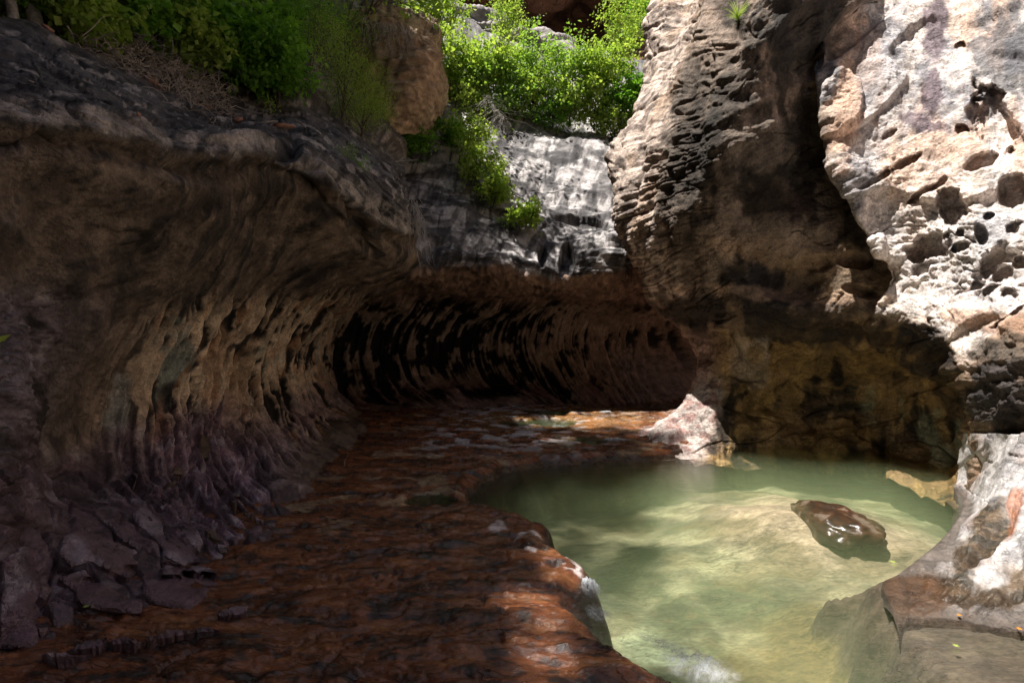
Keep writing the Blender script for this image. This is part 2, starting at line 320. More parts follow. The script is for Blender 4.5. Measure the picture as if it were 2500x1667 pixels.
flm = ss(.15, .8, V)*(1-ss(4.6, 5.2, edge5)); slope = ss(6.95, 7.15, V)
h = .3*fbm(X*.4, Y*.4, Z*.4, 4)+flm*.13*np.tanh(fl*2)
h += (ss(5, 5.4, V)*(1-slope))*(.12*fbm(U*6+V, V*4, 3, 4))
fl = fl*.85+.7*fbm(U*3.3, V*1.1, 61, 3)
bed_ = fbm(U*1.2, V*5+.9*U+.3*fbm(U*2, V*2, 1, 2), 3, 4)
h += slope*(.10*bed_-.05*crack(U*.9, V*4.2+.8*U, 6, .04)+.03*fbm(X*3, Y*3, Z*3, 3))
for (cx, cy, a, b_, dp) in ((1383, 640, 18, 42, .5), (1322, 632, 10, 26, .35), (1300, 510, 14, 7, .15), (1560, 640, 30, 36, .4), (1420, 540, 60, 14, .2)):
    h -= dp*blob(px, py, cx, cy, a, b_, 4, .18, .12)
f1, f2, cid = worley(px*.05, py*.07, 5)
h -= slope*.07*(1-ss(.08, .22, f1))*ss(0, .3, pnoise(px*.008, py*.01, 4))
Fp.push(h); Fp.normals()
n1 = fbm(X, Y, Z, 5); n2 = fbm(X*3.5, Y*3.5, Z*3.5, 4)
col = np.ones(X.shape+(3,), np.float32)*V3(.24, .155, .11)
rib = fbm(U*9+V*2, V*1.5, 77, 3)
col = mix(col, V3(.08, .05, .04), ss(-.1, .4, n1+.5*rib)*.75); col = mix(col, V3(.36, .24, .17), ss(.1, .5, rib)*.7)
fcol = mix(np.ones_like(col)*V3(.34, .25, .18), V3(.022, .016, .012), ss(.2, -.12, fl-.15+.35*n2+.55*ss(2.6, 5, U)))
fcol = mix(fcol, V3(.24, .13, .12), (1-ss(.8, 2, V))*ss(0, .2, fl)*.8)
gradu = ss(4.2, 5.6, U); fcol = mix(fcol, V3(.32, .27, .28), gradu*(1-ss(1.8, 3.2, V))*.75)  # right end of the tunnel paler: light from beyond painted into the rock
fcol = mix(fcol, V3(.07, .10, .03), gradu*ss(.25, .5, n2)*.5)
col = mix(col, fcol, flm)
sl = mix(np.ones_like(col)*V3(.36, .335, .33), V3(.13, .12, .125), ss(-.15, .4, bed_+.4*n1))
sl = mix(sl, V3(.05, .045, .045), ss(.15, .5, fbm(U*8, V*1.2, 15, 3)+.3*n1)*.7)
sl = mix(sl, V3(.46, .44, .43), ss(.2, .6, n2)*.5); sl = mix(sl, V3(.05, .045, .047), ss(.12, .3, pnoise(U*.8, V*7+U*1.6+.5*n1, 71))*.6);  dapple = fbm((px+.55*py)*.03, (py-.9*px)*.004, 4, 4); sl = mix(sl, V3(.05, .045, .05), ss(.0, .3, dapple)*.6)  # last mix: diagonal streaks, tree-shadow dapple painted into the slope colour
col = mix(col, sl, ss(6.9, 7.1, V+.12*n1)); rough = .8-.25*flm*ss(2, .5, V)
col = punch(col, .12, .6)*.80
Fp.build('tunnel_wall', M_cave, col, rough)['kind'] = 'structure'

# ================================================================ THE BUTTRESS, ALCOVE AND RIGHT WALL
cols = [
 [(1760,-200,22),(1700,0,19),(1680,150,18.5),(1640,290,18),(1600,400,18),(1640,560,17.5),(1680,680,17),(1700,770,16.5),(1735,840,16),(1735,920,16),(1700,1000,16),(1680,1050,15.5),(1690,1120,15)],
 [(1680,-200,19),(1600,0,16.4),(1583,150,15.8),(1545,268,15),(1476,390,14.4),(1508,540,14.2),(1565,670,14.6),(1600,745,14.5),(1683,832,14.0),(1688,915,13.5),(1650,985,13.3),(1572,1042,13.1),(1530,1075,13.1)],
 [(1760,-170,17.5),(1690,0,14.9),(1650,140,14),(1610,270,13.3),(1560,390,12.8),(1575,540,12.6),(1620,660,12.9),(1670,750,12.9),(1712,832,13.2),(1718,915,12.9),(1695,995,12.45),(1650,1060,11.9),(1600,1108,11.3)],
 [(1870,60,14.5),(1800,-30,11.2),(1770,95,10.6),(1730,270,10.8),(1700,400,11.0),(1715,540,11.3),(1740,660,11.6),(1765,760,11.65),(1785,840,12.1),(1785,920,12.5),(1775,1010,12.3),(1750,1088,11.7),(1730,1140,11.0)],
 [(1990,50,13.5),(1940,-60,10.4),(1900,40,9.9),(1880,270,10.2),(1870,400,10.5),(1880,540,10.9),(1900,660,11.1),(1905,765,11.1),(1910,840,12.0),(1910,920,12.6),(1905,1010,12.9),(1905,1090,12.3),(1905,1150,12)],
 [(2200,40,13.5),(2100,-10,10.6),(1990,140,10.5),(1990,276,10.7),(2025,404,10.9),(2085,545,10.5),(2150,670,10.1),(2110,768,10.3),(2060,840,11.5),(2060,920,12.3),(2060,1010,12.8),(2060,1092,12.1),(2060,1160,11.6)],
 [(2215,30,14.2),(2118,-5,11.6),(2004,140,10.5),(2004,276,10.3),(2040,404,9.95),(2100,545,9.75),(2166,670,9.75),(2145,775,9.9),(2120,845,11.2),(2120,920,12.0),(2120,1010,12.4),(2120,1096,11.8),(2120,1165,11.2)],
 [(2260,-130,14),(2190,0,11.9),(2100,150,10.8),(2110,290,10.2),(2150,420,9.85),(2205,560,9.55),(2255,690,9.35),(2225,790,9.4),(2205,860,10.7),(2205,935,11.5),(2210,1020,11.5),(2205,1110,11.1),(2200,1180,10)],
 [(2360,-300,14.2),(2300,0,11.5),(2265,150,10.5),(2265,290,9.9),(2280,420,9.4),(2300,560,9.0),(2325,700,8.75),(2300,840,8.5),(2290,905,9.8),(2300,965,10.5),(2320,1040,10.4),(2320,1150,9.4),(2310,1230,8.4)],
 [(2460,-500,14),(2400,0,11.0),(2380,150,10.0),(2375,290,9.4),(2375,420,8.9),(2375,560,8.5),(2375,700,8.3),(2362,900,7.95),(2376,950,7.8),(2386,1000,7.8),(2390,1060,7.9),(2378,1180,8.1),(2360,1260,7.6)],
 [(2560,-500,13),(2500,0,10.2),(2490,150,9.5),(2490,290,9),(2490,420,8.5),(2490,560,8.0),(2490,680,7.8),(2490,790,7.2),(2490,880,7.0),(2490,960,6.95),(2490,1060,7.1),(2490,1180,7.0),(2490,1290,6.2)],
 [(2900,-500,11),(2760,0,8.6),(2740,150,8),(2740,290,7.5),(2740,420,7.1),(2740,560,6.7),(2740,680,6.4),(2740,790,6.2),(2740,880,6.1),(2740,960,6.1),(2740,1060,6.1),(2740,1200,5.8),(2740,1340,5.2)],
]
B = Patch(cols, [.5, .9, 1.2, 1.3, 1.1, .2, 1.0, 1.1, .9, .9, .5], [.25, 1, 1, 1, 1.1, 1, .9, .8, .8, .9, .8, .4], 600, 580)
U, V, px, py = B.U, B.V, B.px, B.py
X, Y, Z = B.P[..., 0], B.P[..., 1], B.P[..., 2]
up = 1-ss(6.6, 7.1, V+.1*pnoise(U*3, V, 1))                       # above the alcove lip
butt = (1-ss(5.0, 5.5, U))*up; wallr = ss(5.6, 6.1, U)*up; alc = ss(7.0, 7.3, V)*ss(2.2, 3.0, U)*(1-ss(8.4, 9.2, U))
h = .22*fbm(X*.35, Y*.35, Z*.35, 3)
# cross-bedded layers of the nose: tilted shelves and joints
q = (py+.35*(px-1600)+18*fbm(px*.006, py*.006, 2, 3))
lay = .6*pnoise(q*.03, px*.004, 1)+.8*pnoise(q*.085, px*.006, 5)+.4*pnoise(q*.19, px*.01, 6)
jo = crack(q*.022, px*.003, 9, .05)+.7*crack(px*.012+.3*fbm(px*.01, py*.01), py*.0025, 3, .04)
nose = butt*(1-ss(2.3, 3.6, U)); h += nose*(.4+.9*ss(-.3, .4, fbm(px*.007, py*.007, 44, 2)))*(.065*lay-.09*np.clip(jo, 0, 1)+.04*fbm(px*.03, py*.05, 3, 4))
h += butt*ss(2.3, 3.4, U)*(.07*fbm(px*.012+py*.004, q*.02, 3, 5)-.07*crack(q*.011+.25*fbm(px*.012, py*.012, 2, 3), px*.003, 12, .03)*ss(-.1, .25, fbm(px*.008, py*.008, 30, 2)))
# vertical ribs on the nose
h += nose*.22*pnoise(px*.02+py*.003, py*.004, 8)
# right wall
h += wallr*(.09*fbm(px*.009, py*.009, 3, 4)+.022*fbm(px*.05, py*.07, 9, 4)-.06*np.clip(crack(px*.006-py*.004+.3*fbm(px*.015, py*.015, 1, 3), py*.02, 5, .06), 0, 1)*ss(350, 480, py)*ss(0, .3, fbm(px*.01, py*.01, 31, 2)))
h += .12*wallr*ss(0, .12, pnoise(px*.004+1.3, py*.009+px*.004, 17))
pk = [(2325,512,38,36,.5),(2262,604,48,32,.5),(2340,604,26,11,.25),(2252,655,26,14,.25),(2395,575,16,26,.3),(2475,470,36,30,.45),(2478,555,22,16,.3),(2410,655,22,22,.4),(2452,668,24,18,.4),(2385,700,18,15,.35),(2425,714,20,15,.35),(2470,722,20,15,.3),(2440,625,26,15,.35),(2490,640,18,14,.35),(2345,735,46,26,.2),(2425,300,46,84,.5),(2350,330,16,12,.25),(2395,412,30,15,.3),(2480,340,24,40,.3),(2212,408,46,9,.25),(2262,476,52,8,.28),(2130,448,44,8,.2),(2300,455,20,7,.15),(2170,330,16,8,.15),(2345,105,12,10,.25),(2470,775,60,8,.2),(2415,530,14,9,.25),(2345,568,12,9,.22)]
pin = 0*h
for i_, (cx, cy, a, b_, dp) in enumerate(pk):
    pin = np.maximum(pin, dp*blob(px, py, cx, cy, a, b_, -25, .20, .42, .03, i_))
f1, f2, cid = worley(px*.026+.3*fbm(px*.01, py*.01), py*.032, 11)
hon = blob(px, py, 2440, 670, 120, 66, -20, .4, .4); pin = np.maximum(pin, hon*.12*(1-ss(.25, .45, f1)))
ray_ = B.P-np.array([0, 0, EYE]); ray_ /= np.linalg.norm(ray_, axis=-1)[..., None]; B.P = B.P+ray_*pin[..., None]
# hollows on the buttress
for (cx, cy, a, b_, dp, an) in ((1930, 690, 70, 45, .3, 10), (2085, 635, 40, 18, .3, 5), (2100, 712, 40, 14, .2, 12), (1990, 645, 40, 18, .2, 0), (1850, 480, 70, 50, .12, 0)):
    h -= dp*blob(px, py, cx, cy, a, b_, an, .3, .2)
# the blocky flake on the edge of the lit wall
h += wallr*.15*blob(px, py, 2045, 250, 52, 75, 6, .15, .15)
# alcove: shells and curved seams
h += alc*(.14*fbm(px*.008, py*.014, 5, 4)-.08*crack(px*.005, py*.013, 7, .05)+.05*fbm(px*.03, py*.03, 2, 4))
arc = np.hypot((px-2080)/1.25, py-1120); h += alc*.07*pnoise(arc*.03, px*.004, 3)
h += (1-up)*(1-alc)*.08*fbm(px*.02, py*.03, 4, 4)
h += .04*fbm(X*3, Y*3, Z*3, 4)
B.push(h); B.normals()
n1 = fbm(X*.9, Y*.9, Z*.9, 5); n2 = fbm(X*3.2, Y*3.2, Z*3.2, 5); n3 = fbm(X*.4, Y*.4, Z*.4, 3)
col = np.ones(X.shape+(3,), np.float32)*V3(.20, .14, .10)
col = mix(col, V3(.07, .05, .04), ss(-.1, .5, n1)*.8); col = mix(col, V3(.34, .22, .15), ss(.1, .6, n2)*.5)
nc = mix(np.ones_like(col)*V3(.42, .34, .29), V3(.17, .13, .11), ss(-.1, .5, lay*.5+n2)); nc = mix(nc, V3(.30, .20, .13), ss(.1, .5, n1)*.6)
col = mix(col, nc, nose*.95*(1-.75*ss(1.9, 2.8, U)))
bc = mix(np.ones_like(col)*V3(.25, .19, .15), V3(.06, .045, .035), ss(-.25, .25, fbm(px*.011, py*.004, 6, 4)+.3*n2))
col = mix(col, bc, butt*ss(2.2, 3.0, U)*.85)
wc = mix(np.ones_like(col)*V3(.46, .41, .38), V3(.20, .19, .20), ss(-.2, .35, fbm(px*.006-py*.001, py*.003, 16, 4)+.4*n2))
wc = mix(wc, V3(.46, .32, .24), ss(.0, .4, fbm(px*.01, py*.0035, 26, 3))*.75)
wc = mix(wc, V3(.52, .47, .44), ss(420, 560, py+120*n1)*.6)
wc = wc*1.12
col = mix(col, wc, ss(5.35, 5.7, U+.1*n1)*up)
ac = mix(np.ones_like(col)*V3(.24, .15, .06), V3(.05, .035, .022), ss(-.05, .4, n1+.4*n2)); ac = mix(ac, V3(.38, .25, .10), ss(.0, .5, fbm(px*.02, py*.006, 36, 4))*.7)
ac = mix(ac, V3(.24, .25, .17), blob(px, py, 2260, 1050, 170, 60, 25, .4, .5)*ss(-.1, .3, fbm(px*.02, py*.008, 66, 3))*.9)
ac = mix(ac, V3(.28, .18, .11), ss(-.1, .2, pnoise(arc*.03, px*.004, 3))*.3)
col = mix(col, ac, alc*.95)
tone_patches = [(1900,500,75,50,0,(.085,.05,.04),.85),(1900,690,95,60,12,(.045,.038,.042),.95),(2085,638,46,20,5,(.04,.035,.035),.95),(2102,714,42,13,10,(.05,.045,.045),.95),(1985,648,50,20,5,(.05,.04,.035),.85),(1850,440,85,120,-20,(.03,.025,.02),.5),(1690,350,70,230,12,(.05,.04,.03),.5),(1980,360,60,110,10,(.05,.045,.03),.6),(1760,760,150,42,0,(.04,.028,.022),.8),(1950,800,260,36,4,(.05,.035,.03),.8),(2250,860,70,60,50,(.045,.04,.05),.8),(1960,720,260,20,3,(.40,.27,.19),.5),(1920,620,180,34,8,(.36,.23,.15),.5),(2030,660,150,60,10,(.30,.21,.13),.6),(1900,580,100,50,0,(.26,.20,.15),.6),(1860,350,90,70,0,(.24,.19,.15),.5),(1840,880,50,60,-20,(.30,.25,.22),.6),(1790,800,26,90,0,(.24,.16,.10),.6),(2050,880,200,40,0,(.24,.15,.06),.7),(2040,900,16,34,0,(.02,.015,.01),.8),(1960,60,110,110,30,(.04,.035,.03),.8),(1800,200,40,200,20,(.05,.04,.03),.6),
 (2280,70,34,80,8,(.15,.11,.13),.85),(2275,240,22,70,0,(.15,.11,.13),.85),(2250,310,56,22,20,(.15,.11,.13),.8),(2140,180,60,200,4,(.22,.22,.24),.5),(2460,130,90,110,0,(.12,.12,.13),.8),(2060,300,36,110,4,(.50,.33,.24),.6),(2430,560,40,60,20,(.22,.23,.26),.6),(2440,790,180,26,6,(.34,.20,.13),.7),(2450,960,90,100,0,(.05,.045,.05),.8),(2450,860,80,30,10,(.10,.08,.06),.6),(2300,880,30,110,-20,(.03,.02,.015),.6)]  # dark and pale patches, several along the alcove lip
for i_, (cx, cy, a, b_, an, c_, s_) in enumerate(tone_patches):
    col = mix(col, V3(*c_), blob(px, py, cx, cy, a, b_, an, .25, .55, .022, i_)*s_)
# pillar foot, paler than the rock above
ft = (1-ss(2.6, 3.0, U+.1*n2))*ss(8.9, 9.6, V+.2*n1)
col = mix(col, mix(np.ones_like(col)*V3(.50, .42, .38), V3(.30, .19, .17), ss(-.1, .4, n2)), ft)
col = mix(col, V3(.36, .25, .22), (1-ss(2.0, 2.5, U))*ss(7.5, 8.4, V)*(1-ft)*.7)
f1, f2, cid = worley(px*.03+py*.03, py*.05-px*.015, 21)
col = punch(col, .14, .5, (1-ft)[..., None])
rough = .8-.3*alc-.35*ss(.1, .5, blob(px, py, 1900, 690, 95, 60, 12))
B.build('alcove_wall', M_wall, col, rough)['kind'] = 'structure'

# ================================================================ STREAM BED with the plunge pool
poly_px = [(1130,1200),(1165,1162),(1230,1135),(1330,1120),(1450,1112),(1600,1108),(1720,1104),(1790,1090),(2000,1070),(2300,1080),(2700,1100),(2900,1400),(2700,1667),(2500,1900),(1900,1820),(1790,1715),(1722,1668),(1660,1640),(1560,1588),(1480,1540),(1430,1500),(1398,1455),(1402,1420),(1424,1385),(1412,1360),(1385,1345),(1330,1310),(1328,1272),(1270,1252),(1190,1232),(1150,1222)]
zsh = .14
poly = np.array([Wz(a, b_, zsh if (i < 6 or i > 14) else 0)[:2] for i, (a, b_) in enumerate(poly_px)], np.float32)
def sdf(Xq, Yq, pl):
    d = np.full(Xq.shape, 1e9, np.float32); ins = np.zeros(Xq.shape, bool)
    for i in range(len(pl)):
        a = pl[i]; b_ = pl[(i+1) % len(pl)]; e = b_-a
        t = np.clip(((Xq-a[0])*e[0]+(Yq-a[1])*e[1])/(e@e), 0, 1)
        d = np.minimum(d, np.hypot(Xq-a[0]-t*e[0], Yq-a[1]-t*e[1]))
        c = (a[1] > Yq) != (b_[1] > Yq)
        ins ^= c & (Xq < (b_[0]-a[0])*(Yq-a[1])/(b_[1]-a[1]+1e-9)+a[0])
    return np.where(ins, d, -d)
dd = np.exp(np.linspace(math.log(2.2), math.log(27), 600)); pp = np.linspace(-250, 2650, 580)
PX, DD = np.meshgrid(pp, dd); X = (PX-1250)/F*DD; Y = DD.copy()
s_in = sdf(X+.05*fbm(X*3, Y*3, 0, 3), Y+.05*fbm(X*3, Y*3, 7, 3), poly)
def ell(px_, py_, rx, ry, z=0.2, rag=.15):
    cx, cy, _ = Wz(px_, py_, z); a = rx/F*cy; b_ = abs(Wz(px_, py_+ry, z)[1]-cy)
    return np.sqrt(((X-cx)/a)**2+((Y-cy)/b_)**2)+rag*fbm(X*2, Y*2, 3, 3), (cx, cy, a, b_)
shelf = .12+.014*np.clip(Y-4, 0, 9)+.035*np.clip(Y-11.5, 0, 6)+.02*np.clip(-X-1.5, 0, 4)
# thin worn bedding steps on the shelf, edges drawn out across the flow
qq = Y*1.0+.35*X+.7*fbm(X*.6, Y*.6, 1, 3)
steps = qq*2.6; fr = steps-np.floor(steps); terr = (np.floor(steps)+ss(.75, 1.0, fr))/2.6
r1 = fbm(X*1.1, Y*2.6, 2, 5); r2 = fbm(X*4, Y*9, 4, 4)
shz = shelf+.045*r1+.012*r2+.010*fbm(X*9, Y*14, 6, 3)-.02*crack(X*2.2+.5*r1, Y*4.5+.5*r1, 16, .05)-.035*crack(X*.9+.3*r1, Y*2.4, 6, .05)+.05*(terr-qq)
f1, f2, cid = worley(X*1.0+.3*r1, Y*2.2+.3*r1, 2)
shz += .035*(cid-.5)*ss(.0, .08, f2-f1)
far_ = ss(9.5, 12, Y); drym = ss(.16, .26, fbm(X*1.5, Y*2.6, 9, 4)+.12*fbm(X*.3, Y*.3, 2, 2))*far_*ss(-3.0, -1.2, X)*(1-ss(1.2, 2.6, X)*.7)
shz += .02*drym
sand = 1/(1+(((X-4.7)/1.7)**2+((Y-8.0)/2.1)**2)**1.3)
deep = -.95+.72*sand+.018*fbm(X*4, Y*6, 5, 3)+.15*fbm(X*.7, Y*.7, 5, 3)
prof = ss(.0, .42, s_in+.06*r1); prof2 = ss(-.16, .03, s_in)
zz = shz-.09*prof2*(shz > 0)+(deep-shz+.09)*prof
# shallow dark ledge lower right where the stream leaves
sh2 = ss(-.35, .22, (X-2.80+.25*r1)-(.34*(Y-3.2)))*(1-ss(5.2, 5.7, Y))
zz = np.where(sh2 > 0, zz*(1-sh2)+sh2*(-.07+.04*r1+.02*r2), zz)
holes = []
for (a, b_, c_, d_, dp) in ((1345, 1036, 78, 11, .35), (1262, 1037, 50, 8, .25), (1440, 1072, 40, 10, .2), (1050, 1212, 66, 16, .3), (1600, 1003, 120, 9, .3), (1330, 1018, 60, 5, .15)):
    r, g_ = ell(a, b_, c_, d_, .25 if b_ < 1100 else .18); zz = zz-dp*(1-ss(.55, 1.05, r)); holes.append(g_)
Zb = zz
col = np.ones(X.shape+(3,), np.float32)*V3(.19, .066, .027)
m1 = fbm(X*1.6, Y*4.2, 21, 5); m2 = fbm(X*5, Y*12, 23, 4)
col = mix(col, V3(.10, .04, .022), ss(-.15, .45, m1)*.85); col = mix(col, V3(.02, .014, .012), ss(.12, .5, m2+.5*m1)*.85)
col = mix(col, V3(.30, .13, .05), ss(.2, .6, -m1)*.5)
lft = ss(-.9, -2.4, X+.15*(Y-5)+.3*r1)*(1-ss(9, 12, Y)); 
mid = ss(5.4, 6.6, Y+.4*r1); col = mix(col, V3(.30, .21, .13), mid*ss(.3, .45, fbm(X*1.2, Y*1.6, 33, 4))*.8)
col = mix(col, V3(.30, .17, .06), far_*blob(PX, HZ+(EYE-.35)*F/Y, 1350, 1020, 240, 26, 0, .5, .4)*.45); 
col = mix(col, V3(.42, .37, .36), drym*.9)
# pale mineral skin left on the lip of the shelf
pyb = HZ+(EYE-.13)*F/Y
for (a, b_, c_, d_, an) in ((1395,1358,26,9,25),(1345,1327,12,6,30),(1297,1342,13,6,10),(1270,1308,20,4,-25),(1308,1300,18,4,10),(1412,1384,12,8,0),(1390,1384,14,3,5),(1215,1285,18,16,20)):
    skin = blob(PX, pyb, a, b_, c_, d_, an, .2, .5, .05); col = mix(col, V3(.55, .47, .45), skin*.95); Zb = Zb+.008*skin
pool_c = mix(np.ones_like(col)*V3(.24, .23, .13), V3(.07, .075, .035), ss(-.25, .3, fbm(X*.9, Y*.9, 4, 4))); pool_c = mix(pool_c, V3(.36, .28, .19), ss(.25, .8, sand+.15*fbm(X*1.5, Y*1.5, 8, 4))*.85); milky = ss(.9, -.6, X-1.4+.55*(Y-5.2)-.4*fbm(X*.8, Y*.8, 2, 3)); pool_c = mix(pool_c, V3(.34, .40, .25), milky*.85)
pool_c = mix(pool_c, V3(.17, .11, .035), ss(1.2, .2, np.hypot((X-3.1)/1.3, (Y-5.2)/.8)+.4*fbm(X, Y, 14, 3))*.75); pool_c = mix(pool_c, V3(.13, .09, .045), ss(.1, .5, fbm(X*5, Y*8, 4, 4))*.35*ss(1, -1, milky*2-1)); pool_c = mix(pool_c, V3(.10, .075, .03), ss(0, .4, fbm(X*.8+3, Y*1.1, 52, 3))*.6)
wall_c = V3(.05, .03, .018)
inn = ss(.02, .25, s_in); col = mix(col, pool_c*1.0, inn); col = mix(col, wall_c, ss(-.03, .02, s_in)*(1-ss(.15, .35, s_in))*.9)
col = mix(col, V3(.055, .038, .026), ss(.02, .2, sh2)*.9)
for (cx, cy, a, b_) in holes:
    r = np.sqrt(((X-cx)/a)**2+((Y-cy)/b_)**2); col = mix(col, V3(.10, .11, .04), (1-ss(.6, 1, r))*.8)
rough = .25+.28*m2-.1*ss(0, .5, m1); rough = np.where(drym > .4, .8, rough)
rough = np.where(Zb < .0, .97, rough); rough = np.clip(rough, .14, .97)
me = mesh_raw('stream_bed', np.stack([X, Y, Zb], -1), grid_quads(*X.shape), True, col, rough)
bedo = link_mesh('stream_bed', me, M_bed); bedo['kind'] = 'structure'
def bedz(x, y):
    i = int(np.clip(np.interp(math.log(y), [math.log(2.2), math.log(27)], [0, 599]), 0, 599)); j = int(np.clip((x/y*F+1250+250)/2900*579, 0, 579)); return float(Zb[i, j])

# pool water: closed body, clear surface, cloudy green inside
m, nt, n, l, b = new_mat('pool_water'); n.remove(b)
tc = n.new('ShaderNodeTexCoord'); mp = n.new('ShaderNodeMapping'); mp.inputs['Rotation'].default_value = (0, 0, R(25)); mp.inputs['Scale'].default_value = (1.2, 3.0, 1); l.new(tc.outputs['Object'], mp.inputs[0])
t = n.new('ShaderNodeTexNoise'); t.inputs['Scale'].default_value = 2.2; t.inputs['Detail'].default_value = 5; t.inputs['Roughness'].default_value = .55; l.new(mp.outputs[0], t.inputs['Vector'])
bp = n.new('ShaderNodeBump'); bp.inputs['Distance'].default_value = .02; bp.inputs['Strength'].default_value = .6; l.new(t.outputs[0], bp.inputs['Height'])
gl = n.new('ShaderNodeBsdfGlossy'); gl.inputs['Roughness'].default_value = .06; l.new(bp.outputs[0], gl.inputs['Normal'])
fr_ = n.new('ShaderNodeFresnel'); fr_.inputs['IOR'].default_value = 1.33; l.new(bp.outputs[0], fr_.inputs['Normal'])
tr = n.new('ShaderNodeBsdfTransparent'); ms = n.new('ShaderNodeMixShader'); l.new(fr_.outputs[0], ms.inputs[0]); l.new(tr.outputs[0], ms.inputs[1]); l.new(gl.outputs[0], ms.inputs[2])
l.new(ms.outputs[0], n['Material Output'].inputs['Surface'])
vs = n.new('ShaderNodeVolumePrincipled'); vs.inputs['Color'].default_value = (.34, .43, .25, 1); vs.inputs['Density'].default_value = .26; vs.inputs['Absorption Color'].default_value = (.35, .50, .25, 1)
l.new(vs.outputs[0], n['Material Output'].inputs['Volume']); M_water = m
x0, x1, y0, y1 = -1.6, 9.5, 2.3, 13.5
nx, ny = 60, 60; gx, gy = np.meshgrid(np.linspace(x0, x1, nx), np.linspace(y0, y1, ny))
co = np.concatenate([np.stack([gx, gy, 0*gx], -1).reshape(-1, 3), np.array([[x0, y0, -2.6], [x1, y0, -2.6], [x1, y1, -2.6], [x0, y1, -2.6]])])
me = bpy.data.meshes.new('pool_water'); k = nx*ny
faces = [tuple(f) for f in grid_quads(ny, nx)]
faces += [(k+3, k+2, k+1, k)]
faces += [tuple([k, k+1]+[j for j in range(nx-1, -1, -1)]), tuple([k+1, k+2]+[j*nx+nx-1 for j in range(ny-1, -1, -1)]), tuple([k+2, k+3]+[(ny-1)*nx+j for j in range(nx)]), tuple([k+3, k]+[j*nx for j in range(ny)])]
me.from_pydata([tuple(c) for c in co], [], faces); me.update()
link_mesh('pool_water', me, M_water)['kind'] = 'structure'
# still water in the small potholes
m2_, nt, n, l, b = new_mat('pothole_water'); b.inputs['Base Color'].default_value = (.05, .07, .03, 1); b.inputs['Roughness'].default_value = .05; b.inputs['Alpha'].default_value = .55
for (cx, cy, a, b_) in holes:
    z = max(bedz(cx+a*1.0, cy), bedz(cx-a*1.0, cy), .1)-.03; ang = np.linspace(0, 2*np.pi, 28, endpoint=False)
    co = [(cx+1.0*a*math.cos(t_)*(1+.06*math.sin(3*t_)), cy+1.0*b_*math.sin(t_), z) for t_ in ang]+[(cx, cy, z)]
    me = bpy.data.meshes.new('rock_pool_water'); me.from_pydata(co, [], [(i, (i+1) % 28, 28) for i in range(28)]); me.update()
    link_mesh('rock_pool_water', me, m2_)['kind'] = 'structure'

# ================================================================ pale flood-scrubbed foot of the right wall
cols = [
 [(2345,1050,8.6),(2330,1190,8.5),(2290,1320,6.5),(2180,1418,5.2),(2150,1432,4.98),(2190,1520,4.25),(2210,1600,4.1)],
 [(2385,1050,7.9),(2370,1185,8.1),(2322,1292,6.45),(2215,1388,5.25),(2165,1428,4.9),(2218,1508,4.31),(2230,1600,4.15)],
 [(2435,1050,7.3),(2420,1160,7.1),(2400,1245,6.35),(2330,1350,5.35),(2280,1425,4.75),(2325,1515,4.28),(2340,1610,4.12)],
 [(2500,1050,6.85),(2500,1140,6.6),(2500,1215,6.05),(2470,1320,5.15),(2445,1420,4.55),(2460,1533,4.14),(2475,1620,4.02)],
 [(2760,1050,6.0),(2760,1110,5.9),(2760,1170,5.5),(2740,1260,4.8),(2700,1400,4.2),(2700,1555,3.98),(2710,1650,3.9)],
]
Ft = Patch(cols, [.5, 1, 1, 1], [.6, 1, 1, 1, 1, .6], 240, 300)
U, V, px, py = Ft.U, Ft.V, Ft.px, Ft.py
X, Y, Z = Ft.P[..., 0], Ft.P[..., 1], Ft.P[..., 2]
q = px+.85*py+30*fbm(px*.008, py*.008, 4, 3); q2 = px-.9*py
g1 = fbm(q*.018, q2*.004, 3, 4); n1 = fbm(X*1.5, Y*1.5, Z*1.5, 5); n2 = fbm(X*6, Y*6, Z*6, 4)
f1, f2, cid = worley(px*.010+.3*n1, py*.018+.3*n1, 9); e = 1-ss(.015, .07, f2-f1)
h = .05*g1+.03*n1+.008*n2-.025*e*ss(-.2, .2, n1)+.03*(cid-.5)*ss(0, .1, f2-f1)
h -= .12*blob(px, py, 2420, 1290, 22, 100, 40, .4, .3)+.08*blob(px, py, 2470, 1380, 30, 60, 10, .4, .3)
h -= .16*blob(px, py, 2245, 1370, 60, 14, -40, .4, .3)*0
Q0 = Ft.P.copy(); Ft.push(h); Ft.P[..., 2] -= .05; ww = ss(.04, -.05, Ft.P[..., 2])[..., None]; Ft.P = Ft.P*(1-ww)+Q0*ww; Ft.P[..., 2] = np.where(Ft.P[..., 2] < 0, Ft.P[..., 2]*5, Ft.P[..., 2]); Ft.normals()
col = mix(np.ones(X.shape+(3,), np.float32)*V3(.43, .405, .395), V3(.19, .18, .185), ss(-.1, .4, g1+.5*n1)*.8)
col = mix(col, V3(.34, .26, .23), ss(.1, .5, n1)*.5)
wet = blob(px, py, 2395, 1300, 34, 130, 38, .3, .5)+blob(px, py, 2330, 1430, 90, 34, 10, .3, .6)+blob(px, py, 2470, 1400, 30, 60, 0, .3, .5)+blob(px, py, 2420, 1440, 70, 22, -15, .3, .5)
wet = np.clip(wet, 0, 1); col = mix(col, mix(np.ones_like(col)*V3(.11, .075, .045), V3(.035, .03, .02), ss(-.2, .3, n2)), wet*.95)
col = mix(col, V3(.25, .10, .05), blob(px, py, 2470, 1240, 20, 60, 20, .3, .5)*.8)
rst = ss(1.0, .0, ((px-2200)/130)**2+((py-1445)/75)**2-.35+.4*n1)*ss(3.15, 3.6, V+.0*U)*(1-ss(2.0, 2.5, U)); col = mix(col, V3(.17, .062, .025), np.clip(rst, 0, 1)*.9)
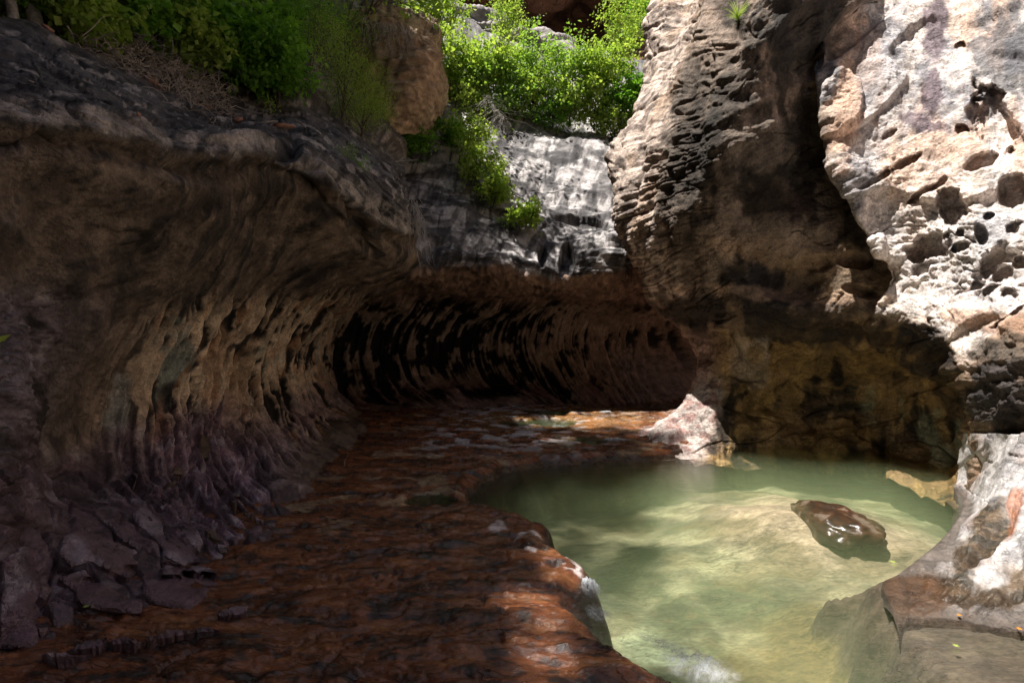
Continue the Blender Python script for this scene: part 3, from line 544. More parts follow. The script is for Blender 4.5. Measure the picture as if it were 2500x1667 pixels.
wl_ = 1-ss(.02, .14, Ft.P[..., 2]+.05*n1); col = mix(col, V3(.05, .032, .018), wl_*.8); col = mix(col, V3(.055, .038, .026), 1-ss(-.02, .05, Ft.P[..., 2])); 
rough = .55-.35*wet-.25*np.clip(rst, 0, 1); rough = np.where(Ft.P[..., 2] < .0, .97, rough)
Ft.build('bank_slab', M_slab, col, np.clip(rough, .15, 1))['kind'] = 'structure'

# both run on past the camera on the right
def run_on(patch, name, mat, c1, c2, yend=-7.0, nc=70):
    e = patch.P[::3, -1]; t = np.linspace(0, 1, nc)[None, :, None]; q = e[:, None]*np.ones((1, nc, 1)); end = q.copy(); end[..., 1] = yend; end[..., 0] += .5
    P = q*(1-t)+end*t; X, Y, Z = P[..., 0], P[..., 1], P[..., 2]; P[..., 0] -= ss(0, .06, t[..., 0])*(.35*fbm(X*.4, Y*.5, Z*.5, 4)+.06*fbm(X*3, Y*3, Z*3, 4))
    col = mix(np.ones(P.shape, np.float32)*V3(*c1), V3(*c2), ss(-.2, .4, fbm(Y*.9, Z*.9, 3, 5))); me = mesh_raw(name, P, grid_quads(*P.shape[:2]), True, col, np.full(P.shape[:2], .8), flip=not patch.flip)
    link_mesh(name, me, mat)['kind'] = 'structure'
run_on(B, 'canyon_wall', M_wall, (.34, .29, .26), (.13, .11, .10)); run_on(Ft, 'bank_slab', M_slab, (.36, .34, .33), (.16, .15, .15))

# ================================================================ surrounding canyon: west rim wall, ridge and cliff behind
def sheet(name, cols, wc, wr, nc, nr, c1, c2, amp, f, mat=M_far, strata=0.0):
    s = Patch(cols, wc, wr, nc, nr); X, Y, Z = s.P[..., 0], s.P[..., 1], s.P[..., 2]
    s.push(amp*fbm(X*f, Y*f, Z*f, 5)+strata*fbm(X*f*.3, Y*f*.3, Z*f*5, 4)); s.normals(); nn = fbm(X*f*2, Y*f*2, Z*f*2, 5)+.6*fbm(X*f, Y*f, Z*f*8, 3)
    o = s.build(name, mat, mix(np.ones(X.shape+(3,), np.float32)*V3(*c1), V3(*c2), ss(-.3, .5, nn)), np.full(X.shape, .85)); o['kind'] = 'structure'; return s
RIM = 45.8
gy = np.linspace(-40, 75, 150); gz = np.linspace(3, RIM, 70); GY, GZ = np.meshgrid(gy, gz)
GX = -16.5+3.0*(GZ-3)/44*0+1.2*fbm(GY*.12, GZ*.1, 3, 4)+3*(GZ-3)/(RIM-3); top_ = (GZ-3)/(RIM-3); GZ2 = GZ+top_*2.2*fbm(GY*.18, 0*GY, 5, 4)
pts = np.stack([GX, GY, GZ2], -1); back = pts.copy(); back[..., 0] -= 12; back = back[-1:]
pts = np.concatenate([pts, back], 0)
cw = mix(np.ones(pts.shape, np.float32)*V3(.30, .19, .14), V3(.16, .10, .08), ss(-.3, .4, fbm(pts[..., 1]*.3, pts[..., 2]*.3, 1, 4)))
me = mesh_raw('cliff', pts, grid_quads(*pts.shape[:2]), True, cw, np.full(pts.shape[:2], .85)); link_mesh('cliff', me, M_far)['kind'] = 'structure'
def rim_wall(a, b_, top, seed, lean=3.0):
    """a tall canyon wall from a to b (plan), facing the camera's side"""
    n_ = 110; t = np.linspace(0, 1, n_)[None]; z = np.linspace(-1, top, 60)[:, None]; a = np.array(a, float); b_ = np.array(b_, float); d = b_-a; nrm = np.array([-d[1], d[0]])/np.hypot(*d)
    x = a[0]+d[0]*t+0*z; y = a[1]+d[1]*t+0*z; o_ = 1.6*fbm(t*12+0*z, z*.08, seed, 4)+.5*fbm(t*9+0*z, z*.7, seed+3, 3)-lean*z/top
    z2 = z+(z/top)*3*fbm(t*8+0*z, 0*z, seed+7, 3); P = np.stack([x+nrm[0]*o_, y+nrm[1]*o_, z2], -1); back = P[-1:].copy(); back[..., 0] -= nrm[0]*14; back[..., 1] -= nrm[1]*14
    P = np.concatenate([P, back], 0); c_ = mix(np.ones(P.shape, np.float32)*V3(.19, .115, .08), V3(.08, .055, .045), ss(-.3, .4, fbm(P[..., 0]*.2+P[..., 1]*.2, P[..., 2]*.3, seed, 4)))
    link_mesh('cliff', mesh_raw('cliff', P, grid_quads(*P.shape[:2]), True, c_, np.full(P.shape[:2], .85)), M_far)['kind'] = 'structure'
rim_wall((17, -26), (17, 62), 48, 3)
rim_wall((-24, -20), (24, -20), 44, 9)
HP = sheet('hillside', [[(700,330,21),(700,150,25),(700,-100,34),(700,-400,42)],[(960,300,22),(960,180,25),(960,60,30),(960,0,32)],[(1080,310,24),(1080,200,27),(1080,130,30),(1080,120,32)],[(1200,320,26),(1200,215,29),(1200,160,31),(1200,150,33)],[(1400,330,27),(1400,255,29),(1400,225,31),(1400,215,33)],[(1600,350,28),(1600,300,30),(1600,280,32),(1600,280,34)],[(1900,350,30),(1900,250,34),(1900,200,36),(1900,190,38)]], [1]*6, [1]*3, 160, 120, (.12, .085, .06), (.28, .22, .17), .5, .4)
sheet('slickrock_ridge', [[(900,200,33),(900,-10,34),(880,-80,38),(860,-30,46)],[(1090,220,33),(1090,22,34),(1080,2,37),(1080,60,44)],[(1200,240,33),(1200,62,34),(1195,44,37),(1195,100,44)],[(1330,260,33),(1340,112,34),(1335,96,37),(1330,150,44)],[(1450,280,33),(1450,160,34),(1450,140,37),(1450,200,44)],[(1600,300,33),(1600,215,34),(1600,195,37),(1600,260,44)]], [1]*5, [1.5, .6, 1], 200, 120, (.42, .38, .37), (.20, .18, .18), .5, .35, strata=.5)
sheet('cliff', [[(500,300,60),(520,0,62),(540,-300,66),(560,-700,72)],[(900,300,52),(920,0,52),(930,-300,56),(940,-700,64)],[(1300,300,50),(1290,60,52),(1290,-100,46),(1290,-700,56)],[(1480,300,52),(1440,60,55),(1440,-100,48),(1440,-700,58)],[(1550,300,48),(1570,60,46),(1570,-100,46),(1570,-700,56)],[(1900,300,50),(1900,0,48),(1900,-300,50),(1900,-700,60)],[(2500,300,55),(2500,0,55),(2500,-300,58),(2500,-700,66)]], [1]*6, [1, 1, .6], 200, 140, (.26, .14, .085), (.13, .075, .05), 1.6, .15, strata=.8)


# ================================================================ tubes, leaves, plants
def tube(co, quads, pts, r0, r1, ns=5):
    """add a tapering tube through pts to the running lists"""
    P = [Vector(p) for p in pts]; b0 = len(co); m = len(P)
    for i, p in enumerate(P):
        t = (P[min(i+1, m-1)]-P[max(i-1, 0)]).normalized(); a = t.orthogonal().normalized() if i == 0 else (a-t*a.dot(t)).normalized(); b = t.cross(a)
        r = r0+(r1-r0)*i/(m-1)
        for k in range(ns):
            q = 2*math.pi*k/ns; co.append(tuple(p+a*(r*math.cos(q))+b*(r*math.sin(q))))
    for i in range(m-1):
        for k in range(ns):
            quads.append((b0+i*ns+k, b0+i*ns+(k+1) % ns, b0+(i+1)*ns+(k+1) % ns, b0+(i+1)*ns+k))
def tube_obj(name, paths, mat, parent=None, ns=5):
    co, q = [], []
    for pts, r0, r1 in paths: tube(co, q, pts, r0, r1, ns)
    return link_mesh(name, mesh_raw(name, np.array(co), np.array(q)), mat, parent)
def wiggle(a, b, n, amp, rnd, sag=0.0):
    a = Vector(a); b = Vector(b); out = []; off = Vector((0, 0, 0))
    for i in range(n+1):
        t = i/n; off += Vector((rnd.gauss(0, 1), rnd.gauss(0, 1), rnd.gauss(0, 1)))*amp/n**.5
        out.append(a.lerp(b, t)+off*min(1, t*3)+Vector((0, 0, sag*math.sin(math.pi*t))))
    return out
def leaf_mesh(name, centres, size, g, up=.5, asp=.62, bright=None):
    """every leaf a folded four-sided blade"""
    n = len(centres); d = g.normal(size=(n, 3)); d[:, 2] -= .25; d /= np.linalg.norm(d, axis=1)[:, None]
    nn = g.normal(size=(n, 3)); nn[:, 2] += up*3; s = np.cross(d, nn); s /= np.linalg.norm(s, axis=1)[:, None]+1e-9
    nn = np.cross(s, d); L_ = (size*g.uniform(.6, 1.3, n))[:, None]; c = centres
    v = np.stack([c, c+d*L_*.45+s*L_*asp*.5+nn*L_*.10, c+d*L_, c+d*L_*.45-s*L_*asp*.5+nn*L_*.10], 1)
    q = np.arange(4*n).reshape(n, 4); br = g.uniform(0, 1, n) if bright is None else bright
    return mesh_raw(name, v.reshape(-1, 3), q, False, None, np.repeat(br, 4))
def plant(name, base, hgt, spread, label, cat, group, mat, bark, leaves=2500, size=.09, limbs=6, tr=.03, lean=(0, 0), seed=0, droop=0.0, thin=1.0, clump=.16, asp=.62):
    r = random.Random(seed); g = np.random.default_rng(seed)
    root = bpy.data.objects.new(name, None); C.objects.link(root); root.location = base; tag(root, label, cat, group)
    topp = Vector((lean[0]*hgt, lean[1]*hgt, hgt*.72)); tp = wiggle((0, 0, -.15), topp, 8, hgt*.03, r)
    tube_obj('trunk', [(tp, tr, tr*.35)], bark, root, 7)
    ends = []
    for k in range(limbs):
        i = r.randint(1, 7); a = r.uniform(0, 6.283)
        e = Vector((math.cos(a)*spread*r.uniform(.5, 1), math.sin(a)*spread*r.uniform(.5, 1), hgt*r.uniform(.35, 1.0)-droop*spread))
        e += Vector((lean[0]*hgt*.6, lean[1]*hgt*.6, 0)); lp = wiggle(tp[i], e, 6, spread*.06, r)
        paths = [(lp, tr*.45, tr*.1)]
        for q in range(3):
            j = r.randint(2, 6); e2 = lp[j]+Vector((r.gauss(0, 1), r.gauss(0, 1), r.gauss(0, .7)))*spread*.3
            tw = wiggle(lp[j], e2, 4, spread*.03, r); paths.append((tw, tr*.18, tr*.05)); ends += [tw[-1], tw[2]]
        ends += [lp[-1], lp[4]]; tube_obj('branch', paths, bark, root, 4)
    ends += [tp[-1]]; E = np.array([tuple(e) for e in ends]); ns = len(E)
    sub = E[g.integers(0, ns, ns*4)]+g.normal(size=(ns*4, 3))*spread*.22*thin; E = np.concatenate([E, sub])
    idx = g.integers(0, len(E), leaves); c = E[idx]+g.normal(size=(leaves, 3))*spread*clump*np.array([1, 1, .45])
    br = np.clip(g.uniform(0, 1, len(E))[idx]*.75+g.uniform(-.1, .4, leaves), 0, 1)
    link_mesh('foliage', leaf_mesh('foliage', c, size*g.choice([.7, 1, 1.25], leaves), g, up=.8, asp=asp, bright=br), mat, root)
    return root
def hs_point(patch, px, py, mask=None):
    p, nrm = patch.at(px, py, mask); return tuple(p)

# ---------------------------------------------------------------- outcrops behind the ledge
def outcrop(name, rows, nc, nr, label, c1, c2, pale, seed, mat=M_rock, amp=.25):
    s = Patch(rows, [1]*(len(rows)-1), [1]*(len(rows[0])-1), nc, nr); X, Y, Z = s.P[..., 0], s.P[..., 1], s.P[..., 2]
    s.push(amp*fbm(X*.8, Y*.8, Z*.8+seed, 4)+.10*fbm(X*.6, Y*.6, Z*4+seed, 4)-.08*crack(X*.5, Y*.5, Z*1.7+seed, .05)+.04*fbm(X*4, Y*4, Z*4, 3)); s.normals()
    n1 = fbm(X, Y, Z+seed, 5); n2 = fbm(X*.8, Y*.8, Z*4+seed, 4)
    col = mix(np.ones(X.shape+(3,), np.float32)*V3(*c1), V3(*c2), ss(-.2, .4, n2)); col = mix(col, V3(*pale), ss(.2, .5, n1)*.6)
    col = mix(col, V3(.05, .045, .04), (1-ss(.3, 1.6, s.V+n1))*.8*ss(-.2, .2, fbm(s.U*5, s.V, seed, 3)))
    o = s.build(name, mat, col, np.full(X.shape, .85)); tag(o, label, 'rock'); return s
OC = outcrop('sandstone_outcrop', [
 [(800,60,24),(800,30,21),(800,110,21),(800,200,20.5),(790,280,20),(800,340,19)],
 [(870,20,22),(870,40,18),(862,110,17.6),(858,190,17.4),(862,260,17.1),(880,330,17)],
 [(950,10,21),(945,50,16.8),(940,120,16.4),(935,190,16.3),(940,255,16.2),(950,330,16.6)],
 [(1020,30,21),(1020,75,16.8),(1040,130,16.4),(1045,200,16.4),(1020,262,16.4),(1000,330,17)],
 [(1065,50,22),(1060,95,18),(1072,150,17.4),(1078,215,17.5),(1062,275,17.4),(1040,330,18)],
 [(1070,60,26),(1066,100,23),(1080,150,22),(1085,220,22),(1066,290,22),(1050,330,22)]], 150, 150,
 'rounded tan sandstone block with roots trailing over its top, behind the dark ledge', (.46, .32, .20), (.34, .23, .15), (.55, .43, .30), 3)
outcrop('sandstone_outcrop', [
 [(690,60,26),(700,-60,23),(700,20,20.5),(700,120,20),(700,260,20)],
 [(780,30,25),(785,-30,22),(780,30,19.5),(780,140,19),(780,260,18.6)],
 [(860,40,25),(870,-10,21),(865,40,19),(860,150,18.6),(860,260,18.2)],
 [(930,60,26),(935,20,24),(930,70,22),(920,160,21),(920,260,21)]], 90, 100,
 'grey banded rock face half hidden by green branches, left of the tan block', (.36, .33, .31), (.12, .10, .09), (.5, .46, .43), 9)

# ---------------------------------------------------------------- purple slabs on the foot of the left wall
from mathutils.geometry import delaunay_2d_cdt
def base_at(px_, py_):
    d = (L.px-px_)**2+(L.py-py_)**2; d = np.where(L.V < 4.6, d, 1e9); k = np.unravel_index(np.argmin(d), d.shape)
    p, nrm = L_base[k], L_N[k]; r = np.array([(px_-1250)/F, 1.0, -(py_-HZ)/F]); o = np.array([0, 0, EYE])
    den = r@nrm; t = ((p-o)@nrm)/den if abs(den) > .12 else p[1]
    if abs(t-p[1]) > .4: t = p[1]
    return o+r*t, nrm
slabs = [
 [(0,880),(110,790),(190,830),(255,880),(250,930),(205,980),(200,1090),(165,1190),(210,1260),(240,1385),(0,1380)],
 [(330,850),(350,740),(450,690),(540,720),(670,780),(800,845),(800,940),(740,985),(630,940),(520,880),(410,915)],
 [(740,530),(790,520),(920,650),(940,740),(1010,740),(1150,880),(1290,1010),(1200,985),(960,865),(890,760),(760,640)],
 [(810,950),(960,880),(1100,940),(1250,1010),(1245,1110),(1290,1140),(1410,1150),(1410,1190),(1230,1215),(1090,1175),(890,1130),(825,1080)],
 [(330,990),(480,930),(560,1010),(700,1080),(820,1120),(820,1175),(720,1180),(530,1150),(440,1110),(440,1060)],
 [(270,1125),(340,1115),(425,1150),(415,1270),(560,1275),(640,1270),(625,1335),(570,1385),(380,1400),(350,1340),(300,1240)],
 [(640,1350),(700,1300),(780,1340),(790,1358),(650,1370)], [(845,1265),(980,1262),(1095,1275),(1110,1300),(950,1330),(850,1345)],
 [(1105,1250),(1270,1285),(1130,1300)], [(255,1312),(330,1320),(350,1360),(310,1445),(245,1425)], [(205,1020),(255,1015),(295,1060),(250,1110),(205,1090)],
 [(570,635),(665,660),(740,740),(810,800),(790,822),(690,760)], [(890,450),(945,470),(945,550),(930,590),(885,530)], [(735,345),(785,370),(780,430),(745,410)],
 [(1040,620),(1100,610),(1160,780),(1140,830),(1030,720)], [(320,1412),(440,1430),(530,1437),(400,1465),(330,1450)], [(215,1262),(275,1262),(262,1392),(245,1360)],
 [(1205,420),(1270,400),(1300,440),(1270,470)], [(1290,500),(1380,480),(1420,540),(1350,560)], [(1400,600),(1530,640),(1560,660),(1420,640)], [(1180,700),(1230,700),(1260,760),(1210,750)], [(1240,780),(1310,800),(1320,850),(1260,830)], [(960,430),(1000,440),(1060,360),(1000,330)], [(1120,290),(1200,280),(1230,160),(1150,150)],
]
rs = random.Random(3)
for k_, pl in enumerate(slabs):
    pl = [(x*.425, 1000+y*.425) for x, y in pl]; out = []
    for i in range(len(pl)):
        a = pl[i]; b_ = pl[(i+1) % len(pl)]; n_ = max(1, int(math.hypot(b_[0]-a[0], b_[1]-a[1])/7))
        for j in range(n_): t_ = j/n_; out.append((a[0]+(b_[0]-a[0])*t_+rs.uniform(-1.6, 1.6), a[1]+(b_[1]-a[1])*t_+rs.uniform(-1.4, 1.4)))
    nb = len(out); xs = [p[0] for p in out]; ys = [p[1] for p in out]
    inner = [(x+rs.uniform(-2, 2), y+rs.uniform(-2, 2)) for x in np.arange(min(xs)+5, max(xs), 9) for y in np.arange(min(ys)+5, max(ys), 9)]
    vv, _, ff, ov, _, _ = delaunay_2d_cdt([Vector(p) for p in out+inner], [], [list(range(nb))], 1, 1e-4)
    idx = {}; co, fa = [], []
    bset = {j for j, o_ in enumerate(ov) if any(q < nb for q in o_)}
    used = sorted({i for f in ff for i in f})
    for i in used:
        p, nrm = base_at(vv[i].x, vv[i].y)
        edge = i in bset; o_ = (.03 if edge else .045)+.012*float(pnoise(p[0]*4, p[1]*4, p[2]*4))
        idx[i] = len(co); co.append(tuple(p+nrm*o_))
    fa = [[idx[i] for i in f] for f in ff]; cnt = {}
    for f in fa:
        for a, b_ in zip(f, f[1:]+f[:1]): cnt[(a, b_)] = 1
    bd = [(a, b_) for (a, b_) in cnt if (b_, a) not in cnt]; low_ = {}
    for a, b_ in bd:
        for v_ in (a, b_):
            if v_ not in low_:
                p = Vector(co[v_]); i0 = [i for i in idx if idx[i] == v_][0]; _, nrm = base_at(vv[i0].x, vv[i0].y); low_[v_] = len(co); co.append(tuple(p-Vector(nrm)*.12))
    for a, b_ in bd: fa.append([a, low_[a], low_[b_], b_])
    me = bpy.data.meshes.new('slab'); me.from_pydata(co, [], fa); me.update()
    cc = np.array(co, np.float32); nn = fbm(cc[:, 0]*3, cc[:, 1]*3, cc[:, 2]*3+k_, 4)
    tint = (V3(.135, .08, .098), V3(.15, .092, .102), V3(.12, .08, .096))[k_ % 3] if k_ < 18 else V3(.13, .09, .06)
    c_ = mix(np.ones((len(cc), 3), np.float32)*tint, V3(.26, .21, .24), ss(.1, .5, nn))
    a = me.color_attributes.new('Col', 'FLOAT_COLOR', 'POINT'); a.data.foreach_set('color', np.concatenate([c_, np.ones((len(cc), 1))], 1).astype(np.float32).ravel())
    a = me.attributes.new('Rough', 'FLOAT', 'POINT'); a.data.foreach_set('value', np.full(len(cc), .38, np.float32))
    link_mesh('slab', me, M_slab, left_wall)

# ---------------------------------------------------------------- boulder in the pool and loose stones
def stone(name, loc, size, rz, mat, label, cat='stone', group=None, seed=0, shape=None, flat=.5, n=26, m=18):
    th = np.linspace(0, 2*np.pi, n, endpoint=False); ph = np.linspace(.02, np.pi-.02, m); T, Ph = np.meshgrid(th, ph)
    x = np.sin(Ph)*np.cos(T); y = np.sin(Ph)*np.sin(T); z = np.cos(Ph)
    if flat: x = np.sign(x)*np.abs(x)**.8; y = np.sign(y)*np.abs(y)**.8
    rr = 1+.22*fbm(x*1.3+seed*7, y*1.3, z*1.3, 4); x, y, z = x*rr, y*rr, z*rr
    if shape is not None: x, y, z = shape(x, y, z)
    co = np.stack([x*size[0], y*size[1], z*size[2]], -1)
    o = link_mesh(name, mesh_raw(name, co, grid_quads(m, n, True), True, flip=True), mat); o.location = loc; o.rotation_euler = (0, 0, rz)
    tag(o, label, cat, group); return o
m, nt, n, l, b = new_mat('wet_boulder'); tc = n.new('ShaderNodeTexCoord'); t = n.new('ShaderNodeTexNoise'); t.inputs['Scale'].default_value = 5; t.inputs['Detail'].default_value = 8; l.new(tc.outputs['Object'], t.inputs['Vector'])
rp = n.new('ShaderNodeValToRGB'); rp.color_ramp.elements[0].position = .45; rp.color_ramp.elements[0].color = (.03, .017, .010, 1); rp.color_ramp.elements[1].position = .62; rp.color_ramp.elements[1].color = (.15, .11, .085, 1); e_ = rp.color_ramp.elements.new(.55); e_.color = (.06, .027, .012, 1)
l.new(t.outputs[0], rp.inputs[0]); l.new(rp.outputs[0], b.inputs['Base Color']); b.inputs['Roughness'].default_value = .3
bp = n.new('ShaderNodeBump'); bp.inputs['Distance'].default_value = .02; l.new(t.outputs[0], bp.inputs['Height']); l.new(bp.outputs[0], b.inputs['Normal'])
stone('boulder', (4.62, 7.55, -.21), (.57, .80, .31), R(6), m, 'wet brown boulder breaking the surface of the green pool', 'boulder', seed=2, n=70, m=50, flat=0,
      shape=lambda x, y, z: (x*(.62-.42*np.clip(y, -1, 1)), y, z*(.75-.3*y)))
up_mask = (L.V > 7.0) & (L.V < 9.4)
sts = [(372,192,40,10,'longest flat red stone at the edge of the dry twigs'),(402,208,30,9,'flat red stone just below the longest red stone by the twigs'),(470,240,30,10,'red stone lying against the lower end of the twig litter'),(512,248,26,10,'red stone farthest down the slope in the twig litter'),(582,288,28,12,'small orange block alone on the bare dark ledge'),(652,308,52,9,'thin pale flake of rock lying beside the notch in the ledge'),(690,322,60,14,'broken brown rock plate in the hollow of the ledge'),(240,128,30,10,'red stone high on the ledge near the grey trunk'),(105,95,30,12,'brown stone at the foot of the pale tree trunk'),(75,200,13,6,'pale chip of stone lying on the dark ledge at far left'),(335,292,14,6,'round tan chip stuck on the lip of the ledge')]
for i_, (a, b_, w_, h_, lb) in enumerate(sts):
    p, nrm = L.at(a, b_, up_mask); d_ = p[1]; q = Vector(nrm).to_track_quat('Z', 'X')
    o = stone('stone', tuple(p+nrm*.02), (w_/F*d_*.5, w_/F*d_*.33, h_/F*d_*.42), 0, M_redstone if i_ not in (5, 9) else M_barkg, lb, 'stone', 'loose stones on the ledge', seed=i_+3, n=16, m=9)
    o.rotation_euler = (q @ Vector((0, 0, 1)).to_track_quat('Z', 'Y')).to_euler(); o.rotation_euler.z += rs.uniform(-.3, .3)

# ---------------------------------------------------------------- plants beyond the ledge
bankm = (L.V > 9.0)
LB = [ # px, py of the base, height px, spread px, kind
 (120,60,190,110,1,'leafy green bush beside the pale trunk in the top left corner'),(200,110,170,90,0,'broad leaved bright bush above the upper end of the twig litter'),(290,120,210,110,0,'broad leaved bush straight above the dry twig litter'),
 (380,150,230,110,0,'tall green bush left of the thick brown trunk'),(470,190,150,100,0,'low green bush right in front of the thick brown trunk'),(540,215,200,110,0,'green bush hanging over the ledge right of the brown trunk'),
 (600,240,180,110,0,'green bush whose leaves reach down to the dark ledge'),(680,262,150,90,1,'deep green bush at the back edge of the ledge'),(640,180,260,130,1,'dark tall bush under the arching bare branches'),
 (250,40,200,130,1,'shaded bush in the back row above the twig litter'),(430,60,200,140,1,'shaded bush in the back row around the brown trunk'),(580,90,220,140,1,'shaded tall bush in the back row right of the brown trunk')]
for i_, (a, b_, hp, sp_, k_, lb) in enumerate(LB):
    p, nrm = L.at(a, b_, bankm); d_ = float(p[1]); 
    plant('bush', tuple(p), hp/F*d_, sp_/F*d_*.95, lb, 'bush', 'green bushes along the back of the ledge', M_leafd if k_ else M_leafy if i_ % 3 == 1 else M_leafd, M_bark, 3000, .12 if k_ == 0 else .10, 10, .03, clump=.085, asp=.8, seed=20+i_, lean=(.12, -.12))
p, nrm = L.at(770, 262, bankm); d_ = float(p[1])
for i_, (a, b_, hp, sp_, lb) in enumerate([(755,240,300,120,'feathery green fir sapling leaning over the end of the ledge'),(830,300,230,90,'feathery bright green sapling in front of the tan rock block'),(880,335,130,80,'low feathery sapling where the ledge drops away')]):
    p, nrm = L.at(a, b_, bankm); d_ = float(p[1])
    plant('sapling', tuple(p), hp/F*d_, sp_/F*d_*.9, lb, 'sapling', 'feathery saplings at the end of the ledge', M_leafd if i_ == 0 else M_leafy, M_bark, 7000, .055, 10, .03, seed=50+i_, lean=(.1, -.1), asp=.22, clump=.2)
farm = Fp.V > 8.2
FB = [ # on the slickrock slope and the bank above it: px, py, height, spread, leaf, label
 (1090,280,120,80,'y','bright bush tucked against the right side of the tan block'),(1130,220,110,90,'y','yellow green maple just right of the tan block'),(1180,185,80,90,'y','yellow green maple below the left end of the pale ridge'),
 (1190,250,130,90,'g','grey green bush with bare twigs under the maples'),(1250,240,130,100,'g','grey green shrub in the middle of the hanging thicket'),(1300,265,130,90,'y','fresh green shrub above the streaked slope'),
 (1330,200,130,100,'g','pale green shrub below the right end of the pale ridge'),(1400,240,170,100,'g','pale tall shrub in the right half of the thicket'),(1390,290,100,80,'y','low green shrub on the brink of the slope'),
 (1450,300,120,80,'y','low shrub growing near the right end of the thicket'),(1480,240,190,90,'y','yellow green shrub left of the leaning trunk'),(1530,290,100,70,'d','dark juniper-like bush beside the tall buttress'),(1560,240,90,60,'d','small dark bush squeezed against the buttress high up'),
 (1160,300,90,80,'y','low bush spilling onto the left top of the streaked slope'),(1225,190,110,80,'y','bright small maple under the middle of the pale ridge'),(1440,230,120,90,'y','bright shrub between the pale shrub and the leaning trunk'),
 (1350,290,80,80,'d','dark low bush on the brink in the middle of the slope'),(1250,285,80,80,'g','low grey green bush on the brink of the slope'),(1100,200,140,90,'y','bright maple whose leaves touch the right side of the tan block'),
 (1500,325,90,70,'y','low bush at the right end of the thicket against the buttress'),(1560,320,90,60,'g','grey green bush squeezed into the corner beside the buttress'),
 (1080,120,160,100,'y','sunlit maple rising above the right shoulder of the tan block'),(1050,60,120,90,'y','sunlit crown of leaves at the top edge above the tan block')]
for i_, (a, b_, hp, sp_, k_, lb) in enumerate(FB):
    d_ = 23.0 if b_ > 180 else 25.0
    base = W(np.float64(a), np.float64(b_+12), np.float64(d_))
    plant('shrub', tuple(base), hp*.8/F*d_, sp_/F*d_*.72, lb, 'shrub', 'sunlit shrubs on the bank above the slope', {'y': M_leafy, 'g': M_leafg, 'd': M_leafd}[k_], M_barkg if k_ == 'g' else M_bark, 1800, .14, 12, .04, clump=.08, asp=.75, seed=80+i_, lean=(0, -.1))
for i_, (a, b_, d_, hp, sp_, lb, lf) in enumerate([(1515,190,25,190,75,'slender maple with a bare forked trunk against the brown cliff','y'),(1240,110,32,110,50,'small round tree standing on top of the pale ridge','y'),(1560,90,31,130,60,'dark tree at the top edge beside the buttress','d')]):
    base = W(np.float64(a), np.float64(b_), np.float64(d_)); plant('tree', tuple(base), hp/F*d_, sp_/F*d_*.8, lb, 'tree', None, M_leafy if lf == 'y' else M_leafd, M_barkg, 2600, .13, 9, .07, seed=120+i_, lean=(-.05, 0))
for i_, (a, b_, hp, sp_, lb) in enumerate([(1130,390,120,70,'green shrub clinging to the cleft above the slickrock'),(1165,450,100,60,'green shrub hanging halfway down the slickrock'),(1200,500,90,55,'lowest trailing bunch of bright leaves on the slickrock'),(1265,560,70,45,'bright leaf spray at the tip of the trailing shrubs'),(1090,350,70,50,'dark bush in the cleft left of the trailing shrubs'),(1010,390,90,60,'soft bush filling the gap behind the end of the ledge'),(950,360,90,60,'soft shaded bush just behind the end of the ledge')]):
    p, nrm = Fp.at(a, b_, Fp.V > 7.3); d_ = float(p[1])
    plant('shrub', tuple(p), hp/F*d_, sp_/F*d_*.85, lb, 'shrub', 'shrubs trailing down the slickrock', M_leafy if i_ < 4 else M_leafd, M_bark, 1700, .11, 7, .02, clump=.12, asp=.75, seed=150+i_, lean=(.15, -.45), droop=.35)

b_ = W(np.float64(735), np.float64(215), np.float64(17.0))
plant('tree', tuple(b_), 10.5, 3.2, 'leaning tree added to dapple the slope, behind the bushes left of the tan block', 'tree', None, M_leafy, M_bark, 3000, .20, 14, .10, seed=333, lean=(.55, .0), clump=.10)  # added tree; its crown above the frame dapples the back slope
# trunks among the bushes
def trunk_tree(base_px, d_, top_px, r0, r1, bark, label, seed):
    r = random.Random(seed); b0 = Vector(W(np.float64(base_px[0]), np.float64(base_px[1]), np.float64(d_))); t0 = Vector(W(np.float64(top_px[0]), np.float64(top_px[1]), np.float64(d_*1.05)))
    root = bpy.data.objects.new('tree', None); C.objects.link(root); root.location = b0; tag(root, label, 'tree')
    tp = wiggle((0, 0, -.3), t0-b0, 10, .10, r); tube_obj('trunk', [(tp, r0, r1)], bark, root, 14)
    for k in range(5):
        i = r.randint(4, 10); e = tp[i]+Vector((r.uniform(-2, 2.5), r.uniform(-2, 1), r.uniform(-.3, 1.5)))
        lp = wiggle(tp[i], e, 7, .12, r); ps = [(lp, r1*.5, r1*.1)]
        for q in range(4): j = r.randint(2, 7); ps.append((wiggle(lp[j], lp[j]+Vector((r.gauss(0, .6), r.gauss(0, .6), r.gauss(-.1, .5))), 4, .05, r), r1*.15, r1*.04))
        tube_obj('branch', ps, bark, root, 5)
    g = np.random.default_rng(seed); E = np.array([tuple(tp[-1]+Vector((r.gauss(0, 1.2), r.gauss(0, 1.2), r.gauss(.6, .9)))) for _ in range(60)])
    c = E[g.integers(0, 60, 6000)]+g.normal(size=(6000, 3))*.35; link_mesh('foliage', leaf_mesh('foliage', c, .10, g), M_leafd, root)
trunk_tree((492,150), 13.0, (480,-420), .30, .20, M_bark, 'thick reddish brown trunk rising out of the bushes', 5)
trunk_tree((95,62), 7.6, (40,-330), .10, .07, M_barkg, 'pale grey leaning trunk in the top left corner', 6)
trunk_tree((30,80), 7.2, (-40,-330), .07, .05, M_barkg, 'thin grey trunk at the left edge of the picture', 8)
